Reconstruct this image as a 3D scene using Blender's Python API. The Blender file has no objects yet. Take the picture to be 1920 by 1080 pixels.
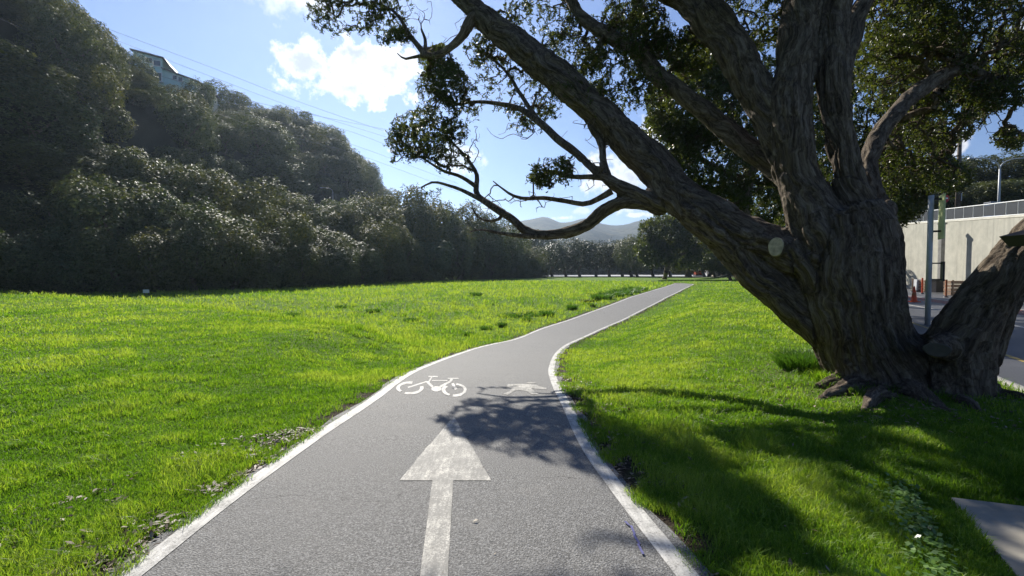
import bpy, math, random
import numpy as np
from mathutils import Vector, Matrix
rng = np.random.default_rng(7)
random.seed(7)
C = bpy.context.scene.collection
scene = bpy.context.scene
PI = math.pi

# ------------------------------------------------------------------ camera, world, sun, exposure
F, CX, CY, EYE = 888.0, 960.0, 540.0, 1.6
PITCH = -math.atan(30 / 888.0)
cam_d = bpy.data.cameras.new("camera"); cam = bpy.data.objects.new("camera", cam_d); C.objects.link(cam)
cam.location = (0, 0, EYE); cam.rotation_euler = (PI / 2 + PITCH, 0, 0)
cam_d.sensor_width = 36; cam_d.lens = F / 1920 * 36; cam_d.clip_start = 0.05; cam_d.clip_end = 12000
scene.camera = cam
SUN_EL, SUN_AZ = math.radians(35), math.radians(-19)
S = Vector((math.sin(SUN_AZ) * math.cos(SUN_EL), math.cos(SUN_AZ) * math.cos(SUN_EL), math.sin(SUN_EL)))
sl = bpy.data.lights.new("sun", 'SUN'); sl.energy = 5.0; sl.angle = math.radians(0.5); sl.color = (1, .95, .86)
so = bpy.data.objects.new("sun", sl); C.objects.link(so); so.rotation_euler = S.to_track_quat('Z', 'Y').to_euler()
scene.view_settings.view_transform = 'Standard'; scene.view_settings.look = 'None'
scene.view_settings.exposure = 0.75; scene.view_settings.gamma = 1
scene.cycles.max_bounces = 6; scene.cycles.transparent_max_bounces = 8
scene.cycles.volume_bounces = 0

def R2(y):
    return np.array([0, math.cos(PITCH), math.sin(PITCH)])
FW = np.array([0, math.cos(PITCH), math.sin(PITCH)]); UP = np.array([0, -math.sin(PITCH), math.cos(PITCH)]); RT = np.array([1., 0, 0])
def ray(px, py): return FW + (px - CX) / F * RT + (CY - py) / F * UP
def P(px, py, d): return np.array([0, 0, EYE]) + d * ray(px, py)

world = bpy.data.worlds.new("World"); scene.world = world; world.use_nodes = True
def N(nt, typ, **kw):
    n = nt.nodes.new(typ)
    for k, v in kw.items():
        if k.startswith('i_'): n.inputs[k[2:].replace('_', ' ')].default_value = v
        elif k.startswith('n_'): n.inputs[int(k[2:])].default_value = v
        else: setattr(n, k, v)
    return n
def math_n(nt, op, a, b=None, c=None, clamp=False):
    n = nt.nodes.new('ShaderNodeMath'); n.operation = op; n.use_clamp = clamp
    for i, v in enumerate((a, b, c)):
        if v is None: continue
        if isinstance(v, (int, float)): n.inputs[i].default_value = v
        else: nt.links.new(v, n.inputs[i])
    return n.outputs[0]
def mix_rgb(nt, fac, a, b, mode='MIX'):
    n = nt.nodes.new('ShaderNodeMix'); n.data_type = 'RGBA'; n.blend_type = mode
    for s, v in ((n.inputs[0], fac), (n.inputs[6], a), (n.inputs[7], b)):
        if isinstance(v, (int, float)): s.default_value = v
        elif isinstance(v, (tuple, list)): s.default_value = tuple(v) + ((1,) if len(v) == 3 else ())
        else: nt.links.new(v, s)
    return n.outputs[2]
def ramp(nt, fac, stops):
    n = nt.nodes.new('ShaderNodeValToRGB'); nt.links.new(fac, n.inputs[0])
    el = n.color_ramp.elements
    while len(el) < len(stops): el.new(0.5)
    for e, (p, c) in zip(el, stops):
        e.position = p; e.color = tuple(c) + ((1,) if len(c) == 3 else ())
    return n.outputs[0]
def maprange(nt, v, a, b, c=0., d=1., smooth=True):
    n = nt.nodes.new('ShaderNodeMapRange'); n.interpolation_type = 'SMOOTHSTEP' if smooth else 'LINEAR'
    nt.links.new(v, n.inputs[0])
    for i, x in enumerate((a, b, c, d)): n.inputs[i + 1].default_value = x
    return n.outputs[0]

def build_sky():
    nt = world.node_tree; nt.nodes.clear(); L = nt.links.new
    out = nt.nodes.new('ShaderNodeOutputWorld'); bg = nt.nodes.new('ShaderNodeBackground')
    sky = N(nt, 'ShaderNodeTexSky', sky_type='NISHITA', sun_disc=False, sun_elevation=SUN_EL, sun_rotation=SUN_AZ,
            altitude=0, air_density=1.15, dust_density=0.15, ozone_density=2.5)
    tc = nt.nodes.new('ShaderNodeTexCoord')
    v = tc.outputs['Generated']
    nz = N(nt, 'ShaderNodeTexNoise'); nz.inputs['Scale'].default_value = 13; nz.inputs['Detail'].default_value = 9; nz.inputs['Roughness'].default_value = .66
    L(v, nz.inputs['Vector'])
    nz2 = N(nt, 'ShaderNodeTexNoise'); nz2.inputs['Scale'].default_value = 26; nz2.inputs['Detail'].default_value = 4; L(v, nz2.inputs['Vector'])
    nmix = math_n(nt, 'MULTIPLY_ADD', nz2.outputs['Fac'], .35, math_n(nt, 'MULTIPLY', nz.outputs['Fac'], .65))
    # (px, py, half width px, half height px, softness, strength) -> fixed sky directions
    clouds = [(705, 132, 88, 56, .5, 1), (575, 118, 74, 42, .6, 1), (655, 165, 105, 24, .7, .9), (530, -8, 110, 30, 1.2, .8), (640, -20, 80, 40, 1.4, .7),
              (1150, 320, 70, 55, .7, .95), (1215, 245, 35, 28, .8, .8),
              (860, 300, 40, 26, .9, .8), (1056, 409, 22, 6, .6, .95), (1090, 395, 22, 8, .8, .6), (1192, 403, 32, 7, .6, 1),
              (1170, 385, 60, 22, .8, .8), (1910, 62, 40, 32, .9, .8), (1788, 268, 34, 22, .8, 1), (735, 283, 9, 4, .9, .8), (735, 385, 26, 9, 1, .7),
              (900, 390, 60, 12, 1.5, .35)]
    mask = None; core = None
    for (px, py, a, b, soft, st) in clouds:
        r = ray(px, py); r = r / np.linalg.norm(r)
        s = np.linalg.norm(ray(px, py))
        ru = np.cross(r, [0, 0, 1]); ru /= np.linalg.norm(ru); up = np.cross(ru, r)
        def dot(vec):
            n = nt.nodes.new('ShaderNodeVectorMath'); n.operation = 'DOT_PRODUCT'; L(v, n.inputs[0]); n.inputs[1].default_value = tuple(vec); return n.outputs['Value']
        # offset angles divided by half sizes
        ka, kb = F * s / a, F * s / b
        u = math_n(nt, 'MULTIPLY', dot(ru), ka); w = math_n(nt, 'MULTIPLY', dot(up), kb)
        d = math_n(nt, 'SQRT', math_n(nt, 'ADD', math_n(nt, 'MULTIPLY', u, u), math_n(nt, 'MULTIPLY', w, w)))
        fr = dot(r)
        d = math_n(nt, 'ADD', d, math_n(nt, 'MULTIPLY', math_n(nt, 'LESS_THAN', fr, 0.), 100.))
        den = math_n(nt, 'SUBTRACT', 1.0, math_n(nt, 'MULTIPLY_ADD', math_n(nt, 'SUBTRACT', nmix, .5), 4.2, d))
        m = math_n(nt, 'MULTIPLY', maprange(nt, den, -.1, soft * .75), st)
        cdn = math_n(nt, 'MULTIPLY', den, st)
        mask = m if mask is None else math_n(nt, 'MAXIMUM', mask, m)
        core = cdn if core is None else math_n(nt, 'MAXIMUM', core, cdn)
    nz3 = N(nt, 'ShaderNodeTexNoise'); nz3.inputs['Scale'].default_value = 17; nz3.inputs['Detail'].default_value = 5; L(v, nz3.inputs['Vector'])
    grey = maprange(nt, math_n(nt, 'MULTIPLY_ADD', math_n(nt, 'MINIMUM', core, 1.2), .28, nz3.outputs['Fac']), .62, .90)
    ccol = mix_rgb(nt, grey, (11.4, 11.5, 11.8), (5.6, 6.0, 7.0))
    # sky colour multiplied by a blue tint, clouds mixed over it
    col = mix_rgb(nt, mask, mix_rgb(nt, 1.0, sky.outputs['Color'], (.74, .86, 1.20), 'MULTIPLY'), ccol)
    L(col, bg.inputs['Color']); bg.inputs['Strength'].default_value = 0.052
    L(bg.outputs[0], out.inputs['Surface'])
build_sky()

# ------------------------------------------------------------------ helpers
def mesh_np(name, verts, faces_list, mats=(), mat_idx=None, smooth=True, attrs=None, uv=None):
    """faces_list: list of (n,k) index arrays"""
    me = bpy.data.meshes.new(name)
    verts = np.asarray(verts, dtype=np.float32)
    fl = [np.asarray(f, dtype=np.int32) for f in faces_list if len(f)]
    tot = np.concatenate([np.full(len(f), f.shape[1], np.int32) for f in fl])
    idx = np.concatenate([f.ravel() for f in fl])
    me.vertices.add(len(verts)); me.vertices.foreach_set('co', verts.ravel())
    me.loops.add(len(idx)); me.loops.foreach_set('vertex_index', idx)
    me.polygons.add(len(tot)); st = np.concatenate([[0], np.cumsum(tot)[:-1]]).astype(np.int32)
    me.polygons.foreach_set('loop_start', st); me.polygons.foreach_set('loop_total', tot)
    if smooth: me.polygons.foreach_set('use_smooth', np.ones(len(tot), bool))
    for m in mats: me.materials.append(m)
    if mat_idx is not None: me.polygons.foreach_set('material_index', np.asarray(mat_idx, np.int32))
    if attrs:
        for k, a in attrs.items():
            a = np.asarray(a, np.float32)
            if a.ndim == 1:
                at = me.attributes.new(k, 'FLOAT', 'POINT'); at.data.foreach_set('value', a)
            else:
                at = me.attributes.new(k, 'FLOAT_VECTOR', 'POINT'); at.data.foreach_set('vector', a.ravel())
    me.update(calc_edges=True)
    return me
def link(name, me, parent=None, loc=None, label=None, cat=None, group=None, kind=None):
    o = bpy.data.objects.new(name, me); C.objects.link(o)
    if parent is not None: o.parent = parent
    if loc is not None: o.location = loc
    tag(o, label, cat, group, kind)
    return o
def tag(o, label=None, cat=None, group=None, kind=None):
    if label: o['label'] = label
    if cat: o['category'] = cat
    if group: o['group'] = group
    if kind: o['kind'] = kind
def empty(name, loc, label, cat, group=None, rz=0):
    o = bpy.data.objects.new(name, None); C.objects.link(o); o.location = tuple(float(c) for c in loc); o.rotation_euler = (0, 0, rz)
    o.empty_display_size = .2
    tag(o, label, cat, group); return o

class MB:
    """collects simple solids into one mesh"""
    def __init__(s): s.v = []; s.f = {}; s.n = 0
    def add(s, v, f):
        v = np.asarray(v, float)
        for k in f:
            s.f.setdefault(len(k), []).append([i + s.n for i in k])
        s.v.append(v); s.n += len(v); return s
    def box(s, c, size, rz=0, rx=0, taper=1):
        hx, hy, hz = [q / 2 for q in size]
        v = np.array([[x * (taper if z > 0 else 1), y * (taper if z > 0 else 1), z] for z in (-hz, hz) for y in (-hy, hy) for x in (-hx, hx)], float)
        M = np.array(Matrix.Rotation(rz, 3, 'Z') @ Matrix.Rotation(rx, 3, 'X'))
        v = v @ M.T + np.array(c)
        return s.add(v, [(0, 2, 3, 1), (4, 5, 7, 6), (0, 1, 5, 4), (2, 6, 7, 3), (0, 4, 6, 2), (1, 3, 7, 5)])
    def tube(s, pts, rad, n=10, cap=True):
        pts = np.asarray(pts, float); rad = np.broadcast_to(rad, (len(pts),))
        v, f = tube_np(pts, rad, n)
        fs = [tuple(q) for q in f]
        if cap:
            fs.append(tuple(range(n))[::-1]); fs.append(tuple(range((len(pts) - 1) * n, len(pts) * n)))
        return s.add(v, fs)
    def lathe(s, prof, c, n=16, cap=True):
        v = [[c[0] + r * math.cos(2 * PI * i / n), c[1] + r * math.sin(2 * PI * i / n), c[2] + z] for r, z in prof for i in range(n)]
        f = [(j * n + i, j * n + (i + 1) % n, (j + 1) * n + (i + 1) % n, (j + 1) * n + i) for j in range(len(prof) - 1) for i in range(n)]
        if cap:
            f.append(tuple(range(n))[::-1]); f.append(tuple(range((len(prof) - 1) * n, len(prof) * n)))
        return s.add(v, f)
    def poly(s, pts):
        return s.add(pts, [tuple(range(len(pts)))])
    def build(s, name, mat, parent=None, smooth=False, **kw):
        me = bpy.data.meshes.new(name)
        fs = [tuple(q) for k in s.f for q in s.f[k]]
        me.from_pydata(np.concatenate(s.v).tolist(), [], fs)
        if smooth: me.polygons.foreach_set('use_smooth', [True] * len(me.polygons))
        me.materials.append(mat); me.update()
        return link(name, me, parent, **kw)

def frames(pts):
    t = np.gradient(pts, axis=0); t /= np.linalg.norm(t, axis=1)[:, None] + 1e-9
    a = np.array([0, 0, 1.]) if abs(t[0][2]) < .9 else np.array([1., 0, 0])
    n = np.cross(t[0], a); n /= np.linalg.norm(n); ns = [n]
    for i in range(1, len(pts)):
        n = n - t[i] * np.dot(n, t[i]); n /= np.linalg.norm(n) + 1e-9; ns.append(n)
    ns = np.array(ns); return t, ns, np.cross(t, ns)
def tube_np(pts, rad, n):
    t, a, b = frames(pts)
    th = np.arange(n) * 2 * PI / n
    v = pts[:, None, :] + rad[:, None, None] * (np.cos(th)[None, :, None] * a[:, None, :] + np.sin(th)[None, :, None] * b[:, None, :])
    m = len(pts); i = np.arange(n); j = (i + 1) % n
    f = np.concatenate([np.stack([k * n + i, k * n + j, (k + 1) * n + j, (k + 1) * n + i], 1) for k in range(m - 1)])
    return v.reshape(-1, 3), f
def hashn(i, j, k, seed):
    h = (i * 374761393 + j * 668265263 + k * 2147483647 + seed * 1274126177) & 0xffffffff
    h = ((h ^ (h >> 13)) * 1274126177) & 0xffffffff
    h = h ^ (h >> 16)
    return (h & 0xffff) / 65535.0
def vnoise(p, seed=0):
    p = np.asarray(p, float); i = np.floor(p).astype(np.int64); f = p - i; f = f * f * (3 - 2 * f)
    r = 0
    for dx in (0, 1):
        for dy in (0, 1):
            for dz in (0, 1):
                w = (f[..., 0] if dx else 1 - f[..., 0]) * (f[..., 1] if dy else 1 - f[..., 1]) * (f[..., 2] if dz else 1 - f[..., 2])
                r = r + w * hashn(i[..., 0] + dx, i[..., 1] + dy, i[..., 2] + dz, seed)
    return r
def fbm(p, o=3, seed=0):
    r = 0; a = .5; p = np.asarray(p, float)
    for k in range(o): r = r + a * vnoise(p * 2 ** k, seed + k); a *= .5
    return r / (1 - .5 ** o)
def sstep(x, a, b):
    t = np.clip((np.asarray(x, float) - a) / (b - a), 0, 1); return t * t * (3 - 2 * t)
def catmull(pts, n):
    p = np.asarray(pts, float); p = np.vstack([2 * p[0] - p[1], p, 2 * p[-1] - p[-2]]); out = []
    for i in range(1, len(p) - 2):
        for k in range(n):
            t = k / n
            out.append(.5 * ((2 * p[i]) + (-p[i - 1] + p[i + 1]) * t + (2 * p[i - 1] - 5 * p[i] + 4 * p[i + 1] - p[i + 2]) * t * t + (-p[i - 1] + 3 * p[i] - 3 * p[i + 1] + p[i + 2]) * t ** 3))
    out.append(p[-2]); return np.array(out)

# ------------------------------------------------------------------ terrain
ZP = np.array([(-10, 0), (4.5, 0), (7, -.1), (10, -.42), (14, -.8), (19, -1.05), (25, -1.02), (31, -.78), (38, -.45), (50, -.3), (70, -.18), (110, -.12), (160, 0), (3000, 0)])
def zp(y):
    y = np.asarray(y, float); return (np.interp(y - 1, *ZP.T) + np.interp(y, *ZP.T) * 2 + np.interp(y + 1, *ZP.T)) / 4
def march(px, py):
    r = ray(px, py); lo, hi = .5, 400
    f = lambda t: EYE + t * r[2] - zp(t * r[1])
    ts = np.linspace(lo, hi, 8000); s = EYE + ts * r[2] - zp(ts * r[1])
    k = np.argmax(s < 0); t = ts[k]; return np.array([t * r[0], t * r[1]])
LP = [(230, 1080), (420, 935), (600, 812), (700, 745), (790, 690), (880, 657), (960, 638), (1020, 615), (1100, 588), (1180, 558), (1240, 540), (1268, 531)]
RP = [(1305, 1080), (1180, 930), (1112, 840), (1075, 770), (1048, 720), (1040, 690), (1052, 660), (1082, 640), (1132, 617), (1200, 585), (1262, 553), (1302, 533)]
def world_curve(L):
    w = [march(*q) for q in L]
    w = [w[0] + (w[0] - w[1]) * k for k in (4, 2)] + w
    return catmull(w, 10)
EL, ER = world_curve(LP), world_curve(RP)
def x_at(E, y):
    o = np.argsort(E[:, 1]); return np.interp(y, E[o, 1], E[o, 0])
TOE = np.array([(-400, -70), (-80, -62), (0, -58), (40, -52), (48, -42), (56, -34), (70, -26), (90, -22), (108, -19), (125, -13), (148, -1), (158, 6), (175, -8), (220, -20), (400, -30)], float)
RIDGE = np.array([(-400, 30), (0, 40), (60, 44), (88, 43), (92, 40), (101, 41), (123, 43), (145, 48), (169, 51), (197, 53), (222, 48), (235, 43), (262, 36), (275, 24), (290, 12), (320, 8), (600, 6)], float)
def hill(x, y):
    xt = np.interp(y, TOE[:, 0], TOE[:, 1]); u = (xt - x) / (xt + 82)
    u2 = np.clip(u, 0, 1.0)
    prof = np.interp(u2, [0, .15, .35, .5, .66, .82, 1], [0, .04, .14, .30, .66, .88, 1])
    return np.interp(y, RIDGE[:, 0], RIDGE[:, 1]) * prof
def road_x(y):
    return np.interp(y, [-20, 2, 6.3, 11, 20, 40, 70, 120, 400], [5.2, 5.8, 6.7, 9.2, 14, 22.5, 36, 60, 200])
def H(x, y, fine=True):
    x = np.asarray(x, float); y = np.asarray(y, float)
    z = zp(y)
    xl = x_at(EL, y); xr = x_at(ER, y)
    r = sstep(x, xr + .6, xr + 5) * sstep(x, -1e3, -1e3 + 1)
    l = sstep(-x, -xl + .5, -xl + 4.0)
    Ly = np.interp(x, [-60, -38, -17.6, -6.4, -1], [44, 35, 23.5, 15, 10])
    terr = 1 - sstep(y, Ly, Ly + 5)
    z = z * (1 - r)
    z = z * (1 - l) + l * (terr * 0.0 + (1 - terr) * (zp(y) - .06))
    und = (fbm(np.stack([x * .25, y * .25, 0 * x], -1), 2, 3) - .5) * .10 * np.maximum(l, r * sstep(y, 12, 20))
    z = z + und * sstep(np.hypot(x, y), 4, 9)
    # right side: hold flat under the road
    rr = road_x(y); z = np.where(x > rr - .2, z * (1 - sstep(x, rr - .2, rr + .1)) , z)
    z = z + hill(x, y)
    # wooded rise on the far right
    z = z + 16 * sstep(x - .6 * np.maximum(0, 40 - y), 42, 95) * (y > 5) * sstep(y, 5, 20) * (1 - sstep(y, 100, 135))
    return z
def build_ground():
    xs = np.concatenate([-np.geomspace(500, 16, 45), np.arange(-15, 34, .27), np.geomspace(34.5, 500, 45)])
    ys = np.concatenate([-np.geomspace(200, 5, 14), np.arange(-4, 82, .42), np.geomspace(83, 900, 60)])
    X, Y = np.meshgrid(xs, ys); Z = H(X, Y)
    xl, xr = x_at(EL, Y), x_at(ER, Y)
    inside = sstep(X, xl + .12, xl + .3) * (1 - sstep(X, xr - .3, xr - .12)) * (Y < 82)
    Z = Z - .07 * inside
    rr = road_x(Y); Z = Z - .2 * sstep(X, rr + .05, rr + .35) * (1 - sstep(X, 60, 62))
    Z = Z - .12 * sstep(Y, 163, 168)
    sl = slab_mask(X, Y); Z = Z - .05 * sl
    nx, ny = len(xs), len(ys); i = np.arange(nx - 1)[None, :] + nx * np.arange(ny - 1)[:, None]; i = i.ravel()
    f = np.stack([i, i + 1, i + nx + 1, i + nx], 1)
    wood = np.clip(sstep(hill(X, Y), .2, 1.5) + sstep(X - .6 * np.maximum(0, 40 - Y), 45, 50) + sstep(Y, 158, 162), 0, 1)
    dist = np.minimum(np.abs(X - xl), np.abs(X - xr)); dist = np.where(Y > 90, 50, dist)
    lawn = (X < xl) * (1 - sstep(Y, 10, 40))
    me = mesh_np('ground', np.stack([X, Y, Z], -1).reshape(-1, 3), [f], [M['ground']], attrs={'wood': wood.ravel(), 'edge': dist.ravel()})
    link('ground', me, kind='structure')
SLAB = np.array([(3.10, 3.29), (5.6, 2.45), (5.4, 1.2), (2.42, 2.0)])
def slab_mask(X, Y):
    m = np.ones_like(X, bool)
    for a, b in zip(SLAB, np.roll(SLAB, -1, 0)):
        m &= ((b[0] - a[0]) * (Y - a[1]) - (b[1] - a[1]) * (X - a[0])) < 0.0
    return m.astype(float)

# ------------------------------------------------------------------ materials
M = {}
def mat(name):
    m = bpy.data.materials.new(name); m.use_nodes = True; nt = m.node_tree; nt.nodes.clear()
    out = nt.nodes.new('ShaderNodeOutputMaterial'); M[name] = m; return m, nt, out
def coords(nt, attr=None, scale=1):
    if attr:
        n = nt.nodes.new('ShaderNodeAttribute'); n.attribute_name = attr; v = n.outputs['Vector']
    else:
        v = nt.nodes.new('ShaderNodeTexCoord').outputs['Object']
    return v
def noise(nt, v, scale, detail=4, rough=.55, dist=0):
    n = nt.nodes.new('ShaderNodeTexNoise'); nt.links.new(v, n.inputs['Vector'])
    n.inputs['Scale'].default_value = scale; n.inputs['Detail'].default_value = detail; n.inputs['Roughness'].default_value = rough; n.inputs['Distortion'].default_value = dist
    return n.outputs['Fac']
def bump(nt, h, strength, dist, normal=None):
    b = nt.nodes.new('ShaderNodeBump'); nt.links.new(h, b.inputs['Height']); b.inputs['Strength'].default_value = strength; b.inputs['Distance'].default_value = dist
    if normal is not None: nt.links.new(normal, b.inputs['Normal'])
    return b.outputs[0]
def princ(nt, out, col, rough=.7, spec=.4, nrm=None, metal=0):
    p = nt.nodes.new('ShaderNodeBsdfPrincipled')
    for s, v in ((p.inputs['Base Color'], col), (p.inputs['Roughness'], rough), (p.inputs['Specular IOR Level'], spec), (p.inputs['Metallic'], metal)):
        if isinstance(v, (int, float)): s.default_value = v
        elif isinstance(v, (tuple, list)): s.default_value = tuple(v) + (1,)
        else: nt.links.new(v, s)
    if nrm is not None: nt.links.new(nrm, p.inputs['Normal'])
    if out is not None: nt.links.new(p.outputs[0], out.inputs['Surface'])
    return p
def simple(name, col, rough=.6, var=.25, scale=3, spec=.4, metal=0, bmp=0):
    m, nt, out = mat(name); v = coords(nt)
    n = noise(nt, v, scale, 5); c2 = tuple(c * (1 - var) for c in col); c1 = tuple(min(1, c * (1 + var * .5)) for c in col)
    c = ramp(nt, n, [(.3, c2), (.7, c1)])
    nr = bump(nt, noise(nt, v, scale * 8, 4), .5, bmp) if bmp else None
    princ(nt, out, c, rough, spec, nr, metal); return m
def leaf_mat(name, cols, trans=.35, rough=.42, spec=.5, tcol=None, patch=None):
    """cols: 3 colours by random per leaf; translucent back lighting"""
    m, nt, out = mat(name)
    a = nt.nodes.new('ShaderNodeAttribute'); a.attribute_name = 'rnd'
    fac = a.outputs['Fac']
    c = ramp(nt, fac, [(0.0, cols[0]), (.5, cols[1]), (1, cols[2])])
    if patch:
        oi = nt.nodes.new('ShaderNodeObjectInfo')
        c = mix_rgb(nt, oi.outputs['Random'], c, mix_rgb(nt, 1.0, c, patch, 'MULTIPLY'))
    p = princ(nt, None, c, rough, spec)
    t = nt.nodes.new('ShaderNodeBsdfTranslucent')
    tc = mix_rgb(nt, 1.0, c, tcol or (1.6, 1.7, .6), 'MULTIPLY'); nt.links.new(tc, t.inputs['Color'])
    mx = nt.nodes.new('ShaderNodeMixShader'); mx.inputs[0].default_value = trans
    nt.links.new(p.outputs[0], mx.inputs[1]); nt.links.new(t.outputs[0], mx.inputs[2]); nt.links.new(mx.outputs[0], out.inputs['Surface'])
    return m
def make_materials():
    # ground
    m, nt, out = mat('ground'); v = coords(nt)
    g1 = noise(nt, v, .35, 5, .6); g2 = noise(nt, v, 3.5, 6, .7); g3 = noise(nt, v, 28, 4, .7)
    grass = ramp(nt, g2, [(.3, (.05, .11, .012)), (.5, (.10, .20, .018)), (.72, (.18, .30, .035))])
    grass = mix_rgb(nt, math_n(nt, 'MULTIPLY', g1, .6), grass, (.15, .19, .03))
    dirt = ramp(nt, g3, [(.3, (.03, .022, .015)), (.7, (.10, .075, .05))])
    ed = nt.nodes.new('ShaderNodeAttribute'); ed.attribute_name = 'edge'
    wd = nt.nodes.new('ShaderNodeAttribute'); wd.attribute_name = 'wood'
    e = math_n(nt, 'SUBTRACT', maprange(nt, ed.outputs['Fac'], .05, .9, 1.0, 0.0), math_n(nt, 'MULTIPLY', g2, .9))
    c = mix_rgb(nt, maprange(nt, e, .1, .5), grass, dirt)
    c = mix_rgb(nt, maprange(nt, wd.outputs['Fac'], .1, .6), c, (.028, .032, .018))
    h = math_n(nt, 'ADD', g3, math_n(nt, 'MULTIPLY', g2, 2.))
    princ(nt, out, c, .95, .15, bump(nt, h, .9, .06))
    # asphalt of the cycle path
    m, nt, out = mat('asphalt'); v = coords(nt)
    vo = nt.nodes.new('ShaderNodeTexVoronoi'); vo.inputs['Scale'].default_value = 95; nt.links.new(v, vo.inputs['Vector'])
    n1 = noise(nt, v, 85, 4, .8); n2 = noise(nt, v, .8, 5, .6); n3 = noise(nt, v, 14, 4)
    c = ramp(nt, n1, [(.36, (.050, .049, .046)), (.5, (.138, .135, .128)), (.62, (.32, .315, .30))])
    c = mix_rgb(nt, maprange(nt, n2, .35, .7, 0, .5), c, (.17, .165, .155))
    c = mix_rgb(nt, maprange(nt, n3, .62, .75, 0, .35), c, (.09, .085, .08))
    ve = nt.nodes.new('ShaderNodeTexVoronoi'); ve.feature = 'DISTANCE_TO_EDGE'; ve.inputs['Scale'].default_value = .45
    wv = nt.nodes.new('ShaderNodeVectorMath'); wv.operation = 'ADD'; nw = nt.nodes.new('ShaderNodeTexNoise'); nw.inputs['Scale'].default_value = 3; nw.inputs['Detail'].default_value = 5; nt.links.new(v, nw.inputs['Vector'])
    nt.links.new(v, wv.inputs[0]); nt.links.new(nw.outputs['Color'], wv.inputs[1]); nt.links.new(wv.outputs[0], ve.inputs['Vector'])
    crack = math_n(nt, 'MULTIPLY', maprange(nt, ve.outputs['Distance'], .0, .006, 1., 0.), maprange(nt, n2, .5, .6, 0, .8))
    c = mix_rgb(nt, crack, c, (.03, .028, .026))
    n5 = noise(nt, v, 2.3, 5, .6); c = mix_rgb(nt, maprange(nt, n5, .55, .72, 0, .35), c, (.22, .21, .19))
    h = math_n(nt, 'ADD', vo.outputs['Distance'], math_n(nt, 'MULTIPLY', n1, .6))
    princ(nt, out, c, .78, .35, bump(nt, h, .7, .006))
    # road
    m, nt, out = mat('road'); v = coords(nt)
    n1 = noise(nt, v, 60, 3, .7); n2 = noise(nt, v, .5, 5, .6)
    c = ramp(nt, n1, [(.3, (.035, .037, .042)), (.7, (.085, .088, .095))]); c = mix_rgb(nt, maprange(nt, n2, .4, .7, 0, .5), c, (.10, .10, .105))
    princ(nt, out, c, .6, .45, bump(nt, n1, .5, .004))
    # paint
    for nm, base, th in (('paint', (.62, .60, .55), .50), ('paint_worn', (.60, .57, .50), .43), ('paint_yellow', (.55, .38, .05), .45), ('paint_red', (.22, .06, .045), .5)):
        m, nt, out = mat(nm); v = coords(nt)
        n1 = noise(nt, v, 75, 4, .75); n2 = noise(nt, v, 5, 6, .7); n3 = noise(nt, v, 30, 4)
        mp = nt.nodes.new('ShaderNodeMapping'); nt.links.new(v, mp.inputs[0]); mp.inputs['Scale'].default_value = (9, 1.3, 1); mp.inputs['Rotation'].default_value = (0, 0, .25)
        n4 = noise(nt, mp.outputs[0], 3, 5, .7)
        dark = tuple(q * (.5 if nm == 'paint_worn' else .66) for q in base)
        c = mix_rgb(nt, maprange(nt, math_n(nt, 'ADD', n4, math_n(nt, 'MULTIPLY', n2, .4)), .5, .85), base, dark)
        wear = maprange(nt, math_n(nt, 'ADD', math_n(nt, 'MULTIPLY', n1, .6), math_n(nt, 'MULTIPLY', n2, .4)), th + .0, th + .09)
        c = mix_rgb(nt, math_n(nt, 'MULTIPLY', wear, .75), c, (.17, .165, .15))
        princ(nt, out, c, .7, .35, bump(nt, n1, .6, .004))
    # bark
    for nm, att in (('bark', 'bark'), ('bark_plain', None)):
        m, nt, out = mat(nm); v = coords(nt, att)
        if att is None:
            mp = nt.nodes.new('ShaderNodeMapping'); nt.links.new(v, mp.inputs[0]); mp.inputs['Scale'].default_value = (1, 1, .3); v = mp.outputs[0]
        n0 = noise(nt, v, 4, 5, .6); n1 = noise(nt, v, 13, 6, .7, .5); n2 = noise(nt, v, 48, 5, .7, .3)
        f = math_n(nt, 'ADD', math_n(nt, 'MULTIPLY', n1, .65), math_n(nt, 'MULTIPLY', n2, .35))
        c = ramp(nt, f, [(.36, (.024, .017, .012)), (.48, (.115, .086, .060)), (.62, (.29, .235, .17))])
        c = mix_rgb(nt, maprange(nt, n0, .5, .75, 0, .35), c, (.075, .07, .05))
        princ(nt, out, c, .9, .2, bump(nt, n2, .9, .015, bump(nt, n1, 1.0, .07)))
    simple('cut_wood', (.55, .46, .29), .8, .45, 14, bmp=.004)
    simple('old_cut', (.10, .088, .068), .9, .3, 7, bmp=.01)
    leaf_mat('leaf_main', [(.025, .044, .014), (.052, .078, .022), (.10, .12, .040)], .46, .4, .5, (1.8, 1.55, .6))
    leaf_mat('leaf_hill', [(.044, .068, .030), (.080, .106, .044), (.15, .168, .075)], .24, .6, .3, (1.5, 1.5, .6), (1.22, 1.0, .8))
    leaf_mat('leaf_far', [(.026, .04, .018), (.040, .058, .022), (.07, .085, .032)], .2, .5, .4, (1.4, 1.4, .6), (1.2, 1.05, .8))
    leaf_mat('grass', [(.082, .170, .014), (.155, .270, .024), (.33, .40, .085)], .5, .5, .35, (1.35, 1.45, .5))
    leaf_mat('rush', [(.04, .10, .018), (.065, .15, .025), (.12, .20, .045)], .35, .5, .3)
    leaf_mat('litter', [(.07, .045, .026), (.16, .11, .07), (.36, .30, .22)], .1, .6, .4, (1, .9, .7))
    leaf_mat('ground_cover', [(.07, .14, .03), (.12, .22, .05), (.2, .30, .10)], .3, .35, .5)
    # concrete
    m, nt, out = mat('wall_concrete'); v = coords(nt)
    mp = nt.nodes.new('ShaderNodeMapping'); nt.links.new(v, mp.inputs[0]); mp.inputs['Scale'].default_value = (2.2, 2.2, .12)
    st = noise(nt, mp.outputs[0], 1.2, 5, .6); n1 = noise(nt, v, 1.1, 6, .65); n2 = noise(nt, v, 25, 4)
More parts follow.
